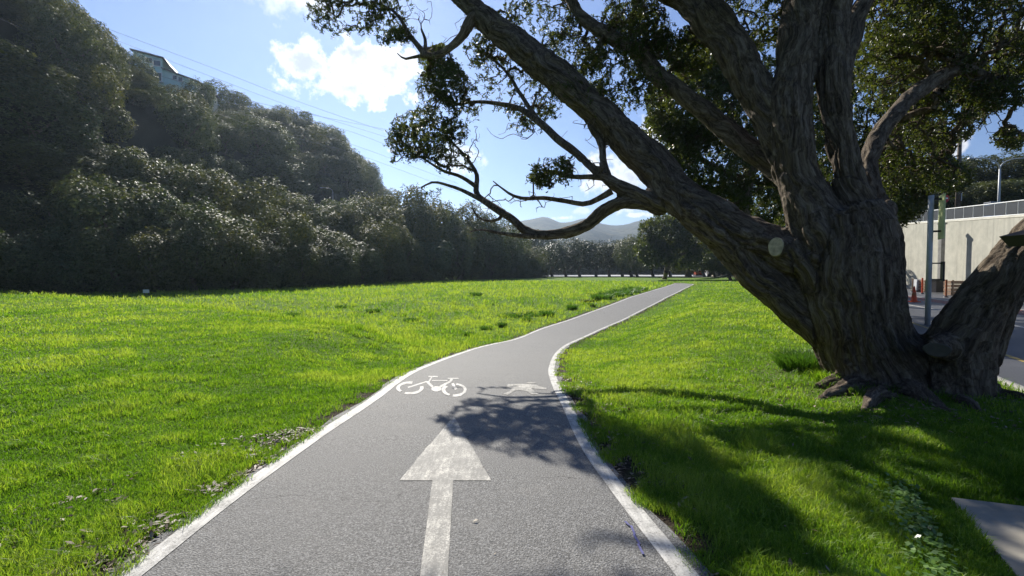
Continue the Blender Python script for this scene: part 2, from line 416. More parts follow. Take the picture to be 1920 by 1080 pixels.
    c = ramp(nt, n1, [(.3, (.36, .35, .29)), (.7, (.50, .48, .40))]); c = mix_rgb(nt, maprange(nt, st, .48, .7, 0, .5), c, (.25, .245, .21))
    princ(nt, out, c, .85, .3, bump(nt, n2, .5, .01))
    simple('concrete', (.34, .31, .25), .85, .3, 3, bmp=.004)
    simple('kerb', (.34, .33, .30), .85, .25, 3, bmp=.004)
    simple('galv', (.50, .51, .51), .5, .15, 8, metal=.1)
    simple('rail_white', (.62, .64, .62), .45, .1, 4)
    simple('mesh_panel', (.028, .032, .035), .5, .2, 4)
    simple('orange', (.75, .09, .02), .5, .15, 8)
    simple('dull_orange', (.45, .13, .04), .6, .2, 8)
    simple('white_plastic', (.75, .75, .74), .45, .1, 6)
    simple('sign_back', (.66, .70, .36), .45, .1, 6)
    simple('sign_red', (.5, .03, .03), .45, .1, 6)
    simple('dark_metal', (.022, .020, .024), .45, .3, 6)
    simple('wood_post', (.13, .10, .075), .85, .35, 6, bmp=.01)
    simple('house_wall', (.50, .70, .68), .7, .12, 1)
    simple('house_tan', (.66, .58, .42), .7, .12, 1)
    simple('house_trim', (.72, .74, .74), .6, .1, 1)
    simple('roof', (.16, .15, .16), .6, .2, 2)
    simple('glass', (.05, .07, .09), .12, .2, 1, spec=.8)
    simple('wire', (.10, .10, .11), .6, .1, 1)
    simple('blue_box', (.10, .20, .42), .4, .15, 5)
    simple('blue_chalk', (.13, .13, .30), .8, .4, 60)
    simple('pallet', (.36, .24, .16), .8, .3, 8)
    simple('cliff', (.30, .29, .28), .9, .4, .5, bmp=.2)
    simple('manhole', (.06, .06, .085), .45, .3, 20, metal=.3, bmp=.003)
    m, nt, out = mat('water'); v = coords(nt); princ(nt, out, (.03, .035, .02), .08, .5, bump(nt, noise(nt, v, 5, 3), .15, .02))
    # far hills
    m, nt, out = mat('hills'); v = coords(nt); n1 = noise(nt, v, .012, 8, .65); n2 = noise(nt, v, .05, 6, .7)
    c = ramp(nt, n1, [(.38, (.02, .03, .016)), (.5, (.045, .05, .026)), (.62, (.085, .08, .042))]); c = mix_rgb(nt, maprange(nt, n2, .45, .6, 0, .8), c, (.016, .026, .014))
    princ(nt, out, c, .95, .1, bump(nt, n2, .8, 4.))
    m, nt, out = mat('lot'); v = coords(nt); princ(nt, out, ramp(nt, noise(nt, v, .5, 5), [(.3, (.40, .39, .36)), (.7, (.52, .51, .48))]), .5, .5)
make_materials()
build_ground()

# ------------------------------------------------------------------ path, lines, markings, road
def strip(name, A, B, mt, lift, nx=6, kind='structure', zf=None, **kw):
    n = len(A); t = np.linspace(0, 1, nx)
    X = A[:, None, :] * (1 - t)[None, :, None] + B[:, None, :] * t[None, :, None]
    z = (zf or (lambda x, y: zp(y)))(X[..., 0], X[..., 1]) + lift
    v = np.concatenate([X, z[..., None]], -1).reshape(-1, 3)
    i = (np.arange(n - 1)[:, None] * nx + np.arange(nx - 1)[None, :]).ravel()
    me = mesh_np(name, v, [np.stack([i, i + 1, i + nx + 1, i + nx], 1)], [mt])
    return link(name, me, kind=kind, **kw)
def resamp(E, n):
    s = np.concatenate([[0], np.cumsum(np.linalg.norm(np.diff(E, axis=0), axis=1))]); q = np.linspace(0, s[-1] ** .5, n) ** 2
    return np.stack([np.interp(q, s, E[:, k]) for k in (0, 1)], 1)
def normals2(E):
    t = np.gradient(E, axis=0); t /= np.linalg.norm(t, axis=1)[:, None]; return np.stack([-t[:, 1], t[:, 0]], 1)
def build_path():
    yl = np.concatenate([np.arange(-6, 12, .12), np.arange(12, 74, .3)])
    A = np.stack([x_at(EL, yl), yl], 1); B = np.stack([x_at(ER, yl), yl], 1)
    na, nb = normals2(A), normals2(B)
    wob = lambda s: (vnoise(np.stack([yl * 2.5, yl * 0 + s, yl * 0], -1), 5) - .5) * .07
    far = np.where(yl > 70, (yl - 70) * 0, 0)
    strip('path', A + na * (.06 + wob(1))[:, None], B - nb * (.07 + wob(9))[:, None], M['asphalt'], .016, 12)
    strip('edge_line', A, A - na * .125, M['paint'], .020, 2)
    strip('edge_line', B + nb * .12, B, M['paint'], .020, 2)
build_path()
def g(px, py):
    w = march(px, py); return w
def flat_marking(name, polys, label, mt, cat='path marking'):
    """painted shape on the path, polygons in pixel-measured ground points, triangulated as thin sheets"""
    mb = MB()
    for pl in polys:
        pts = [g(*q) for q in pl]
        # keep faces up
        a = sum(pts[i][0] * pts[(i + 1) % len(pts)][1] - pts[(i + 1) % len(pts)][0] * pts[i][1] for i in range(len(pts)))
        if a < 0: pts = pts[::-1]
        mb.poly([(p[0], p[1], float(zp(p[1])) + .0195) for p in pts])
    o = mb.build(name, mt); tag(o, label, cat); return o
def band(pts, w):
    """thick line in pixel space -> quads"""
    out = []
    p = [np.array(q, float) for q in pts]
    ww = w if hasattr(w, '__len__') else [w] * len(p)
    n = len(p); L_, R_ = [], []
    for i in range(n):
        t = p[min(i + 1, n - 1)] - p[max(i - 1, 0)]; t /= np.linalg.norm(t); nn = np.array([-t[1], t[0] * .6]) * ww[i] / 2
        L_.append(p[i] + nn); R_.append(p[i] - nn)
    return [[tuple(L_[i]), tuple(L_[i + 1]), tuple(R_[i + 1]), tuple(R_[i])] for i in range(n - 1)]
def arc(cx, cy, rx, ry, a0, a1, w0, w1=None, n=9):
    w1 = w1 or w0; pts = []; W = []
    out = []
    A = [math.radians(a0 + (a1 - a0) * i / n) for i in range(n + 1)]
    for i in range(n):
        q = []
        for (a, s) in ((A[i], 1), (A[i + 1], 1), (A[i + 1], -1), (A[i], -1)):
            k = (w0 + (w1 - w0) * i / n) / 2 * s
            q.append((cx + (rx + k) * math.cos(a), cy - (ry + k * .62) * math.sin(a)))
        out.append(q)
    return out
def build_markings():
    # arrow: one straight shaft and a triangular head
    flat_marking('arrow_marking', sum([[[(850 - (101 * (k + .0) / 12), 785 + 122 * k / 12), (850 - 101 * (k + 1) / 12, 785 + 122 * (k + 1) / 12), (851 + 70 * (k + 1) / 12, 785 + 122 * (k + 1) / 12), (851 + 70 * k / 12, 785 + 122 * k / 12)][(1 if k == 0 else 0):]] for k in range(12)], [])
                                   + [[(811 - 27 * k / 8, 907.2 + 213 * k / 8), (811 - 27 * (k + 1) / 8, 907.2 + 213 * (k + 1) / 8), (850 - 12 * (k + 1) / 8, 907.2 + 213 * (k + 1) / 8), (850 - 12 * k / 8, 907.2 + 213 * k / 8)] for k in range(8)],
                 'long worn white arrow painted on the path, pointing ahead', M['paint_worn'])
    z = lambda x, y: (720 + x / 5.647, 680 + y / 5.647)   # measured on an enlargement
    pol = []
    pol += arc(*z(275, 285), 22.5, 10.5, 78, 222, 6.5); pol += arc(*z(275, 285), 22.5, 10.5, 245, 375, 6.5)
    pol += arc(*z(745, 305), 20.5, 11, 135, 245, 7); pol += arc(*z(745, 305), 20.5, 11, 262, 440, 5.5)
    for a in ([(470, 160), (570, 158)], [(505, 165), (470, 225)], [(255, 280), (455, 212)], [(455, 215), (515, 270)],
              [(510, 203), (670, 205)], [(720, 185), (700, 215), (610, 262), (590, 280)], [(675, 180), (790, 182)],
              [(725, 235), (765, 300)]):
        w = 5 if len(a) > 2 or a[0][0] in (725, 455) else 2.8
        pol += band([z(*q) for q in a], w)
    c = z(555, 293); pol.append([(c[0] + 9.5 * math.cos(t), c[1] - 5 * math.sin(t)) for t in np.linspace(0, 2 * PI, 14, endpoint=False)])
    # keep overlapping pieces on slightly different heights
    mb = MB()
    for i, pl in enumerate(pol):
        pts = [g(*q) for q in pl]
        a = sum(pts[k][0] * pts[(k + 1) % len(pts)][1] - pts[(k + 1) % len(pts)][0] * pts[k][1] for k in range(len(pts)))
        if a < 0: pts = pts[::-1]
        mb.poly([(p[0], p[1], float(zp(p[1])) + .0192 + .0003 * (i % 9)) for p in pts])
    o = mb.build('bicycle_marking', M['paint']); tag(o, 'white bicycle symbol painted on the asphalt path', 'path marking')
    ped = [[(1310, 245), (1500, 238), (1600, 250), (1720, 288), (1720, 300), (1600, 292), (1450, 262), (1375, 262), (1310, 280), (1296, 275)],
           [(1380, 270), (1450, 262), (1560, 285), (1600, 330), (1640, 352), (1560, 356), (1520, 325), (1440, 310), (1380, 318), (1310, 358), (1265, 345), (1330, 325), (1350, 295)],
           [(1505, 225), (1600, 225), (1610, 235), (1590, 241), (1530, 241)]]
    mb = MB()
    for i, pl in enumerate(ped):
        pts = [g(*z(*q)) for q in pl]
        a = sum(pts[k][0] * pts[(k + 1) % len(pts)][1] - pts[(k + 1) % len(pts)][0] * pts[k][1] for k in range(len(pts)))
        if a < 0: pts = pts[::-1]
        mb.poly([(p[0], p[1], float(zp(p[1])) + .0195 + .0008 * i) for p in pts])
    o = mb.build('pedestrian_marking', M['paint_worn']); tag(o, 'white walking figure symbol painted on the path, half in leaf shade', 'path marking')
build_markings()
def spray():
    mb = MB()
    for i, (a, b, c_, d_) in enumerate(((1172, 985, 1180, 1000), (1183, 1000, 1190, 1018), (1188, 1018, 1199, 1035), (1196, 1036, 1206, 1050))):
        p0, p1 = march(a, b), march(c_, d_); w = .007
        mb.poly([(p0[0] - w, p0[1], .0255), (p0[0] + w, p0[1], .0255), (p1[0] + w, p1[1], .0255), (p1[0] - w, p1[1], .0255)][::-1])
    o = mb.build('spray_mark', M['blue_chalk']); tag(o, 'faint broken blue chalk line on the asphalt near the right edge line', 'chalk mark')
spray()

def build_road():
    ys = np.arange(-12, 150, 1.0); xr = road_x(ys)
    A = np.stack([xr + .30, ys], 1); B = np.stack([np.maximum(xr + 1, 66 + 0 * ys), ys], 1)
    zf = lambda x, y: np.zeros_like(x) - .11
    strip('road', A, B, M['road'], 0, 4, zf=zf)
    # kerb: real step
    v = []; A0 = np.stack([xr + .12, ys], 1)
    n = len(ys)
    prof = [(0.0, -.25), (0.0, .005), (.15, .005), (.18, -.02), (.18, -.25)]
    v = np.array([[xr[i] + .12 + p, ys[i], z] for i in range(n) for p, z in prof]); k = len(prof)
    f = [[i * k + j, i * k + j + 1, (i + 1) * k + j + 1, (i + 1) * k + j] for i in range(n - 1) for j in range(k - 1)]
    link('kerb', mesh_np('kerb', v, [np.array(f)], [M['kerb']], smooth=False), kind='structure')
    # painted lines on the road (sheets 4 mm up)
    def rl(off0, off1, y0, y1, mt, name='road_line', lift=.004):
        yy = np.arange(y0, y1 + .01, .5); xx = road_x(yy)
        strip(name, np.stack([xx + off0, yy], 1), np.stack([xx + off1, yy], 1), M[mt], lift, 2, zf=zf)
    rl(1.6, 1.72, 2, 60, 'paint_yellow'); rl(4.6, 4.75, 4, 90, 'paint')
    rl(7.0, 8.3, 6, 90, 'paint_red', 'cycle_lane_surface'); rl(8.5, 8.65, 6, 90, 'paint'); 
    # far car park seen through the trunks
    me = MB().box((40, 215, .03), (150, 90, .1)).build('car_park', M['lot'], kind='structure')
    # concrete footpath slab
    pts = SLAB
    mb = MB(); n = 4
    top = [(p[0], p[1], .012) for p in pts][::-1]; bot = [(p[0], p[1], -.1) for p in pts][::-1]
    mb.add(top + bot, [(0, 1, 2, 3), (0, 4, 5, 1), (1, 5, 6, 2), (2, 6, 7, 3), (3, 7, 4, 0)])
    mb.build('pavement', M['concrete'], kind='structure')
    c = (3.07 + .23, 2.90)
    mh = empty('manhole_cover', (3.36, 2.86, .012), 'small round dark blue iron cover with a pale rim set in the concrete slab', 'manhole cover')
    MB().lathe([(.098, 0), (.098, .008), (.088, .010), (.085, .006)], (0, 0, 0), 28, cap=False).build('rim', M['galv'], mh)
    MB().lathe([(.0845, .0), (.0845, .005), (.001, .007)], (0, 0, 0), 28).build('lid', M['manhole'], mh)
build_road()

# ------------------------------------------------------------------ leaves / crowns
def diamond_leaves(c, d, nrm, ln, wd, fold=0.0):
    """c base points, d direction, nrm normal, arrays -> verts (n*4), quads"""
    d = d / (np.linalg.norm(d, axis=1)[:, None] + 1e-9)
    s = np.cross(d, nrm); s /= np.linalg.norm(s, axis=1)[:, None] + 1e-9
    ln = np.broadcast_to(ln, (len(c),))[:, None]; wd = np.broadcast_to(wd, (len(c),))[:, None]
    up = np.cross(s, d)
    v = np.stack([c, c + d * ln * .55 + s * wd * .5 + up * fold * wd, c + d * ln, c + d * ln * .55 - s * wd * .5 + up * fold * wd], 1).reshape(-1, 3)
    i = np.arange(len(c)) * 4
    return v, np.stack([i, i + 1, i + 2, i + 3], 1)
def rand_unit(n):
    v = rng.normal(size=(n, 3)); return v / np.linalg.norm(v, axis=1)[:, None]

def crown_mesh(name, lobes, n, leaf, mt, sub=.2, seed=0, inner=.25):
    """lobes [(x,y,z,r)] in unit space; leaf clumps on bumpy lobe surfaces"""
    lobes = np.array(lobes, float); w = lobes[:, 3] ** 2; w /= w.sum()
    k = rng.choice(len(lobes), n * 2, p=w); u = rand_unit(n * 2)
    c, r = lobes[k, :3], lobes[k, 3]
    nz = vnoise(u * 3.2 + k[:, None] * 7.3, seed) ; nz2 = vnoise(u * 8 + k[:, None] * 3.1, seed + 1)
    rad = r * (1 + sub * (nz - .45) * 1.6 + sub * .6 * (nz2 - .5))
    rad *= np.where(rng.random(len(k)) < inner, rng.uniform(.6, .95, len(k)), 1) * rng.normal(1, .018, len(k))
    p = c + u * rad[:, None]
    D = np.linalg.norm(p[:, None, :] - lobes[None, :, :3], axis=2) / lobes[None, :, 3]
    D[np.arange(len(k)), k] = 9
    ok = (D.min(1) > .80) & (p[:, 2] > -.95); p, u, kk = p[ok][:n], u[ok][:n], k[ok][:n]
    nn = len(p)
    p[:, :2] /= np.percentile(np.hypot(p[:, 0], p[:, 1]), 98); lo, hi = np.percentile(p[:, 2], (1, 99)); p[:, 2] = (p[:, 2] - lo) / (hi - lo) * 2 - 1
    nr = u * .9 + rand_unit(nn) * .75 + np.array([0, 0, .35])
    d = np.cross(nr, rand_unit(nn)); L_ = leaf * rng.uniform(.6, 1.35, nn)
    v, f = diamond_leaves(p, d, nr, L_, L_ * .7)
    rn = np.clip(.5 + .9 * (vnoise(p * 3.5, seed + 5) - .5) + rng.normal(0, .2, nn), 0, 1)
    return mesh_np(name, v, [f], [mt], smooth=False, attrs={'rnd': np.repeat(rn, 4)})
def lobes_round(k, flat=1.0, spread=.55, r0=.5):
    k = int(rng.integers(6, 10))
    L_ = [(0, 0, .05, .62)]
    for i in range(k):
        a = 2 * PI * i / k + rng.uniform(-.4, .4); e = rng.uniform(-.5, .75)
        L_.append((math.cos(a) * spread * math.cos(e), math.sin(a) * spread * math.cos(e), math.sin(e) * spread * flat, r0 * rng.uniform(.6, 1.05)))
    return L_
HILL_CROWNS = [crown_mesh('crown', lobes_round(9, 1.0, rng.uniform(.58, .72), rng.uniform(.36, .44)), 13000, .054, M['leaf_hill'], .40, 11 * i, inner=.12) for i in range(6)]
FAR_CROWNS = [crown_mesh('crown', lobes_round(7, .9, .5, .42), 5000, .085, M['leaf_far'], .3, 200 + 11 * i) for i in range(3)]
def trunk_mesh(h, r, seed, fork=3):
    v, fs, n0 = [], [], 0
    def tb(pts, rad, n=7):
        nonlocal n0
        a, f = tube_np(np.array(pts, float), np.array(rad, float), n); v.append(a); fs.append(f + n0); n0 += len(a)
    rr = random.Random(seed)
    tb([(0, 0, -.35), (0, 0, 0), (rr.uniform(-.1, .1), rr.uniform(-.1, .1), .25 * h), (0, 0, .5 * h)], [r * 1.6, r * 1.25, r, r * .9])
    for k in range(fork):
        a = 2 * PI * k / fork + rr.uniform(-.5, .5); s = h * rr.uniform(.25, .4)
        tb([(0, 0, .42 * h), (math.cos(a) * s * .4, math.sin(a) * s * .4, .62 * h), (math.cos(a) * s, math.sin(a) * s, h)], [r * .7, r * .5, r * .25])
    return mesh_np('trunk', np.concatenate(v), [np.concatenate(fs)], [M['bark_plain']])
TRUNKS = [trunk_mesh(1, .05, s) for s in range(3)]
def place_tree(kind, px, py, d, Rx, label, group, crowns=HILL_CROWNS, drop=0.0, zground=None, cat='tree', low=None, k=None):
    """tree whose crown tops out at pixel (px, py) at depth d; everything stands on the terrain"""
    top = P(px, py, d); x, y = top[0], top[1]; zg = float(H(x, y)) if zground is None else zground
    ht = max(top[2] - zg, 2.0)
    return stand_tree(kind, x, y, zg, ht, Rx, label, group, crowns, low, cat, k)
def stand_tree(kind, x, y, zg, ht, Rx, label, group, crowns=HILL_CROWNS, low=None, cat='tree', k=None):
    low = .12 if low is None else low          # crown's bottom as a share of the height
    t = empty(kind, (x, y, zg), label, cat, group)
    bot = ht * low - (.3 if low < .05 else 0); cz = (ht + bot) / 2; Rz = (ht - bot) / 2
    c = link('crown', crowns[rng.integers(len(crowns)) if k is None else k], t, (0, 0, cz)); c.scale = (Rx, Rx * rng.uniform(.9, 1.1), Rz * 1.0)
    c.rotation_euler = (0, 0, rng.uniform(0, 6.28))
    tr = link('trunk', TRUNKS[rng.integers(3)], t); s = min(ht * .1, 1.0) / .1 * .9
    tr.scale = (max(s, ht * .6), max(s, ht * .6), ht * .62); tr.rotation_euler = (0, 0, rng.uniform(0, 6.28))
    return t
ORD = ['first', 'second', 'third', 'fourth', 'fifth', 'sixth', 'seventh', 'eighth', 'ninth', 'tenth', 'eleventh', 'twelfth', 'thirteenth', 'fourteenth', 'fifteenth',
       'sixteenth', 'seventeenth', 'eighteenth', 'nineteenth', 'twentieth', 'twenty-first', 'twenty-second', 'twenty-third', 'twenty-fourth', 'twenty-fifth', 'twenty-sixth', 'twenty-seventh', 'twenty-eighth', 'twenty-ninth', 'thirtieth']
def o_(i): return ORD[i] if i < len(ORD) else str(i + 1) + 'th'

ROW_B = [(-60, 262, 62), (35, 276, 60), (120, 286, 59), (205, 284, 61), (290, 308, 62), (350, 314, 66), (425, 338, 67), (500, 342, 72), (560, 372, 76), (612, 392, 82), (648, 378, 86), (690, 364, 92), (735, 388, 98), (770, 354, 104), (815, 374, 110), (860, 380, 118), (900, 394, 125), (935, 410, 132), (965, 434, 140), (992, 466, 146)]
ROW_A = [(-60, 392, 46), (45, 372, 48), (150, 338, 50), (245, 345, 51), (330, 358, 53), (405, 395, 54), (470, 430, 57), (535, 388, 60), (590, 420, 64), (650, 452, 69), (700, 430, 76), (752, 426, 84), (800, 450, 92), (860, 446, 104), (920, 466, 118), (962, 488, 130), (998, 506, 140)]
def forest():
    for i, (px, py, d) in enumerate(ROW_B):
        place_tree('forest_tree', px, py + rng.uniform(-3, 3), d, rng.uniform(4.0, 5.6) + .010 * d, 'tall dark evergreen, %s from the left along the skyline of the lower wood' % o_(i), 'trees on the skyline of the lower wood', low=.1)
    for i, (px, py, d) in enumerate(ROW_A):
        place_tree('forest_tree', px, py + rng.uniform(-16, 10), d, rng.uniform(3.3, 5.6) + .008 * d, 'dense dark evergreen, %s from the left along the front of the wood' % o_(i), 'trees along the front of the wood', low=.04)
    px = -120; i = 0
    while px < 1000:
        d = float(np.interp(px, [-120, 0, 150, 300, 470, 656, 753, 804, 880, 960, 1005], [38, 42, 45, 47, 52, 64, 82, 96, 112, 132, 142]))
        place_tree('forest_shrub', px, 455 + 40 * sstep(px, 400, 1000) + rng.uniform(-34, 10) * (1 - .6 * sstep(px, 400, 1000)), d, 3.3 + .004 * d, 'dark leafy shrub reaching the grass, %s from the left at the foot of the wood' % o_(i), 'shrubs at the foot of the wood', low=0, cat='shrub')
        px += 3.9 * F / d; i += 1
    # the high hillside, in rows one above the other
    rows = [('lowest', -54), ('second', -61), ('third', -66), ('fourth', -72), ('top', -79)]
    for ri, (rn, x0) in enumerate(rows):
        y = 44.0 + 3 * ri; i = 0
        while y < 286:
            x = x0 + rng.uniform(-4, 4); yy = y + rng.uniform(-3, 3)
            if float(hill(x, yy)) > 3 and x / yy * F + CX > -160:
                big = rng.uniform(4.2, 7.2) + .006 * yy + (2.2 if yy < 115 else 0)
                house = (ri >= 2 and 84 < yy < 130); infront = (ri == 3)
                ht = rng.uniform(4.5, 10)
                if ri == 4 and yy < 80: ht += 6
                if house and ri == 4: ht = None
                if house and ri == 3: ht = 3.0; big = 4
                if house and ri == 2: ht = 4.5; big = 4.5
                if ri == 4 and 84 < yy <= 90: ht = 3.5
                cap = 1.6 + np.interp(x / yy, [-.97, -.90, -.87, -.80, -.775, -.6], [.575, .53, .475, .44, .372, .372]) * yy - float(H(x, yy))
                if ht and (-.97 < x / yy < -.60 if ri < 4 else -.97 < x / yy < -.80):
                    ht = min(ht, cap); big = min(big, 5.0)
                    ht = max(ht, 2.2)
                if ht:
                    stand_tree('hillside_tree', x, yy, float(H(x, yy)), ht, big, 'grey-green evergreen, %s from the left in the %s row of the high hillside' % (o_(i), rn), 'trees on the high hillside', low=0.0); i += 1
            y += 8.6 + .012 * y
    for i, (px, py, d, r, lab) in enumerate([(238, 92, 96, 4.6, 'reddish-green round tree beside the left end of the hillside house'), (205, 88, 92, 4.2, 'small round tree at the skyline left of the hillside house tree'),
            (318, 166, 100, 4.2, 'low bush in front of the middle of the hillside house'), (372, 150, 105, 3.8, 'low bush in front of the tan end of the hillside house'), (275, 160, 99, 3.8, 'low bush under the left windows of the hillside house')]):
        place_tree('house_tree' if i < 2 else 'house_shrub', px, py, d, r, lab, None, low=0.05, cat='tree' if i < 2 else 'shrub')
    for i, (px, py, d, r) in enumerate([(-10, -70, 72, 7.0), (55, -40, 76, 6.5), (105, 2, 80, 5.6), (148, 42, 85, 5.0), (178, 82, 89, 4.2)]):
        place_tree('crest_tree', px, py, d, r, 'tall dark tree in the upper left corner, %s from the left along the crest' % o_(i), 'tall trees on the crest left of the house', low=0.05)
    for i, (px, py, d, r) in enumerate([(236, 182, 86, 5.0), (272, 196, 89, 4.6), (250, 222, 80, 4.6), (300, 215, 92, 4.4)]):
        place_tree('slope_shrub', px, py, d, r, 'rounded green bush, %s from the left on the slope below the hillside house' % o_(i), 'bushes on the slope below the house', low=0.0, cat='shrub')
    i = 0; px = 628
    while px < 992:
        pb = np.array(ROW_B, float); yb = np.interp(px, pb[:, 0], pb[:, 1]); db = np.interp(px, pb[:, 0], pb[:, 2])
        place_tree('forest_tree', px, yb + rng.uniform(12, 30), db - 5, rng.uniform(5.2, 6.6), 'full dark evergreen, %s from the left in the wood\'s middle rank' % o_(i), 'middle rank trees of the wood', low=.03); i += 1; px += 40
    # thin crowns standing against the sky at the hill's end
    for i, (px, py, d) in enumerate([(664, 300, 232), (676, 302, 234), (686, 306, 236)]):
        place_tree('tufted_tree', px, py, d, 2.3, 'thin tufted tree against the sky, %s from the left at the hill end' % o_(i), 'thin trees at the end of the hill', low=.62)
    # row of trees beyond the field with bare trunks
    far = [(985, 452, 172, 6.5), (1036, 456, 158, 5.4), (1062, 462, 166, 5.2), (1088, 452, 160, 5.8), (1118, 456, 157, 5.6), (1143, 460, 163, 5.2), (1168, 456, 158, 5.8), (1196, 452, 160, 6), (1226, 448, 157, 6), (1258, 456, 158, 6), (1288, 452, 160, 6), (1322, 448, 158, 6), (1356, 444, 158, 6.5), (1400, 440, 158, 7), (1440, 440, 158, 7), (1480, 440, 158, 7)]
    for i, (px, py, d, r) in enumerate(far):
        place_tree('field_edge_tree', px, py, d, r, 'dark round tree with a bare trunk, %s from the left beyond the field' % o_(i), 'row of trees beyond the field', FAR_CROWNS, low=.24)
    mid = [(940, 424, 215, 12), (985, 430, 230, 12), (1020, 438, 250, 12), (1065, 446, 260, 13), (1105, 452, 280, 14), (1150, 452, 290, 14), (1190, 446, 280, 14), (1225, 442, 270, 14), (1265, 440, 280, 14)]
    for i, (px, py, d, r) in enumerate(mid):
        place_tree('distant_tree', px, py, d, r, 'broad blue-green tree, %s from the left behind the field edge row' % o_(i), 'broad trees behind the field edge row', FAR_CROWNS, low=.0)
    for i in range(15):
        place_tree('distant_shrub', 930 + 42 * i, 497 + rng.uniform(-5, 4), 268, 8.5, 'low dark thicket, %s from the left, seen between the trunks beyond the field' % o_(i), 'thickets beyond the field', FAR_CROWNS, low=.0, cat='shrub')
    for i, (px, py, d, r) in enumerate([(1186, 446, 146, 6.5), (1330, 428, 128, 8), (1296, 440, 136, 7)]):
        place_tree('path_end_tree', px, py, d, r, 'full dark tree near the path end, %s from the left behind the flecked bushy tree' % o_(i), 'trees near the path end', low=.1)
    # wooded slope above the retaining wall on the right
    i = 0
    for (px, py, d, r) in [(1640, 330, 78, 6), (1700, 345, 74, 5.5), (1752, 352, 72, 5), (1800, 350, 72, 5), (1850, 345, 68, 5.5), (1905, 338, 66, 6), (1965, 330, 66, 6),
                           (1650, 300, 92, 7), (1720, 310, 92, 7), (1790, 300, 90, 7), (1860, 292, 88, 7), (1930, 285, 86, 7), (2000, 270, 80, 8)]:
        place_tree('slope_tree', px, py, d, r, 'olive bushy tree, %s on the slope above the %s' % (o_(i) if i < 7 else o_(i - 7), 'wall railing' if i < 7 else 'lower trees over the railing'), 'trees on the slope above the retaining wall', low=.0); i += 1
forest()

# far hills
def build_hills():
    sky = [(-400, 470), (500, 470), (900, 452), (960, 436), (985, 428), (1005, 422), (1020, 420), (1045, 428), (1075, 427), (1100, 424), (1120, 430), (1150, 437), (1180, 437), (1200, 432), (1240, 425), (1300, 420), (1400, 428), (1600, 420), (2000, 400), (2500, 420)]
    px = np.linspace(-400, 2400, 260); top = np.interp(px, *np.array(sky).T)
    rows = 46; V = []
    for j in range(rows):
        t = j / (rows - 1)            # from near foot to beyond the crest
        d = 750 + 1700 * t
        hcrest = (511 - top) / F * 1900 + 1.6
        prof = math.sin(min(t / .68, 1) * PI / 2) ** 1.3 if t < .68 else 1 - (t - .68) * .5
        x = (px - CX) / F * d * 1.0 ; y = np.full_like(px, d)
        nz = (fbm(np.stack([x * .004, y * .004, 0 * x], -1), 4, 9) - .5) * 90 * math.sin(PI * min(t * 1.0, 1)) * (abs(t - .68) > .06) * (1 if t < .6 else .2)
        rid = (1 - np.abs(fbm(np.stack([x * .0016, y * .0011, 0 * x], -1), 3, 21) - .5) * 2 - .7) * 70 * math.sin(PI * t) * (t < .6)
        V.append(np.stack([x, y, np.maximum(hcrest * prof + nz + rid * .7, -3)], -1))
    V = np.array(V); nx = len(px)
    i = (np.arange(rows - 1)[:, None] * nx + np.arange(nx - 1)[None, :]).ravel()
    link('hills', mesh_np('hills', V.reshape(-1, 3), [np.stack([i, i + 1, i + nx + 1, i + nx], 1)], [M['hills']]), kind='structure')
build_hills()

# ------------------------------------------------------------------ big tree
def limb_world(L_, step=.16, wob=.02, seed=0):
    w = np.array([list(P(a, b, d)) + [r * d / F / math.hypot(1, .85 * (a - CX) / F)] for a, b, d, r in L_])
    c = catmull(w, 8); s = np.concatenate([[0], np.cumsum(np.linalg.norm(np.diff(c[:, :3], axis=0), axis=1))])
    q = np.linspace(0, s[-1], max(3, int(s[-1] / step)))
    out = np.stack([np.interp(q, s, c[:, k]) for k in range(4)], 1)
    if wob:
        o = np.stack([fbm(np.stack([q * 1.3, q * 0 + seed * 3.7, q * 0 + k * 9.1], -1), 2, 4) - .5 for k in range(3)], 1)
        out[:, :3] += o * wob * 2 * np.minimum(q, 1)[:, None]
    out[:, 3] = np.maximum(out[:, 3], .004); return out
def grow(nodes, rad, parent, tips, bend=.25, seg=.22, reach_pen=0):
    """connect every tip to the nearest wood with a curved twig; returns arrays"""
    P_ = list(nodes); R_ = list(rad); Pa = list(parent)
    arr = np.zeros((len(P_) + len(tips) * 14, 3)); n = len(P_); arr[:n] = nodes
    base_n = n; D0 = np.array([np.min(np.linalg.norm(arr[:n] - t, axis=1)) for t in tips])
    ends = []
    for ti in np.argsort(D0):
        t = tips[ti]; d = np.linalg.norm(arr[:n] - t, axis=1) + np.where(np.arange(n) < base_n, 0.12, 0); k = int(np.argmin(d)); a = arr[k]
        L_ = np.linalg.norm(t - a); m = int(np.clip(L_ / seg, 2, 12))
        pk = Pa[k]; dirp = (a - arr[pk]) if pk >= 0 else np.array([0, 0, 1.]); dirp = dirp / (np.linalg.norm(dirp) + 1e-9)
        mid = a + (t - a) * .45 + dirp * L_ * bend * .5 + rng.normal(0, .07, 3) * L_ + np.array([0, 0, -.04 * L_])
        prev = k
        for j in range(1, m + 1):
            u = j / m; q = (1 - u) ** 2 * a + 2 * u * (1 - u) * mid + u * u * t
            if j < m: q = q + rng.normal(0, .02, 3)
            if n >= len(arr): arr = np.vstack([arr, np.zeros((5000, 3))])
            arr[n] = q; Pa.append(prev); R_.append(0); prev = n; n += 1
        ends.append(prev)
    arr = arr[:n]; R_ = np.array(R_); Pa = np.array(Pa)
    load = np.zeros(n); load[np.array(ends, int)] = 1
    for i in range(n - 1, base_n - 1, -1): load[Pa[i]] += load[i]
    tw = .0038 * np.maximum(load, 1) ** .46
    R_ = np.where(np.arange(n) < base_n, R_, tw)
    return arr, R_, Pa, np.array(ends, int), base_n
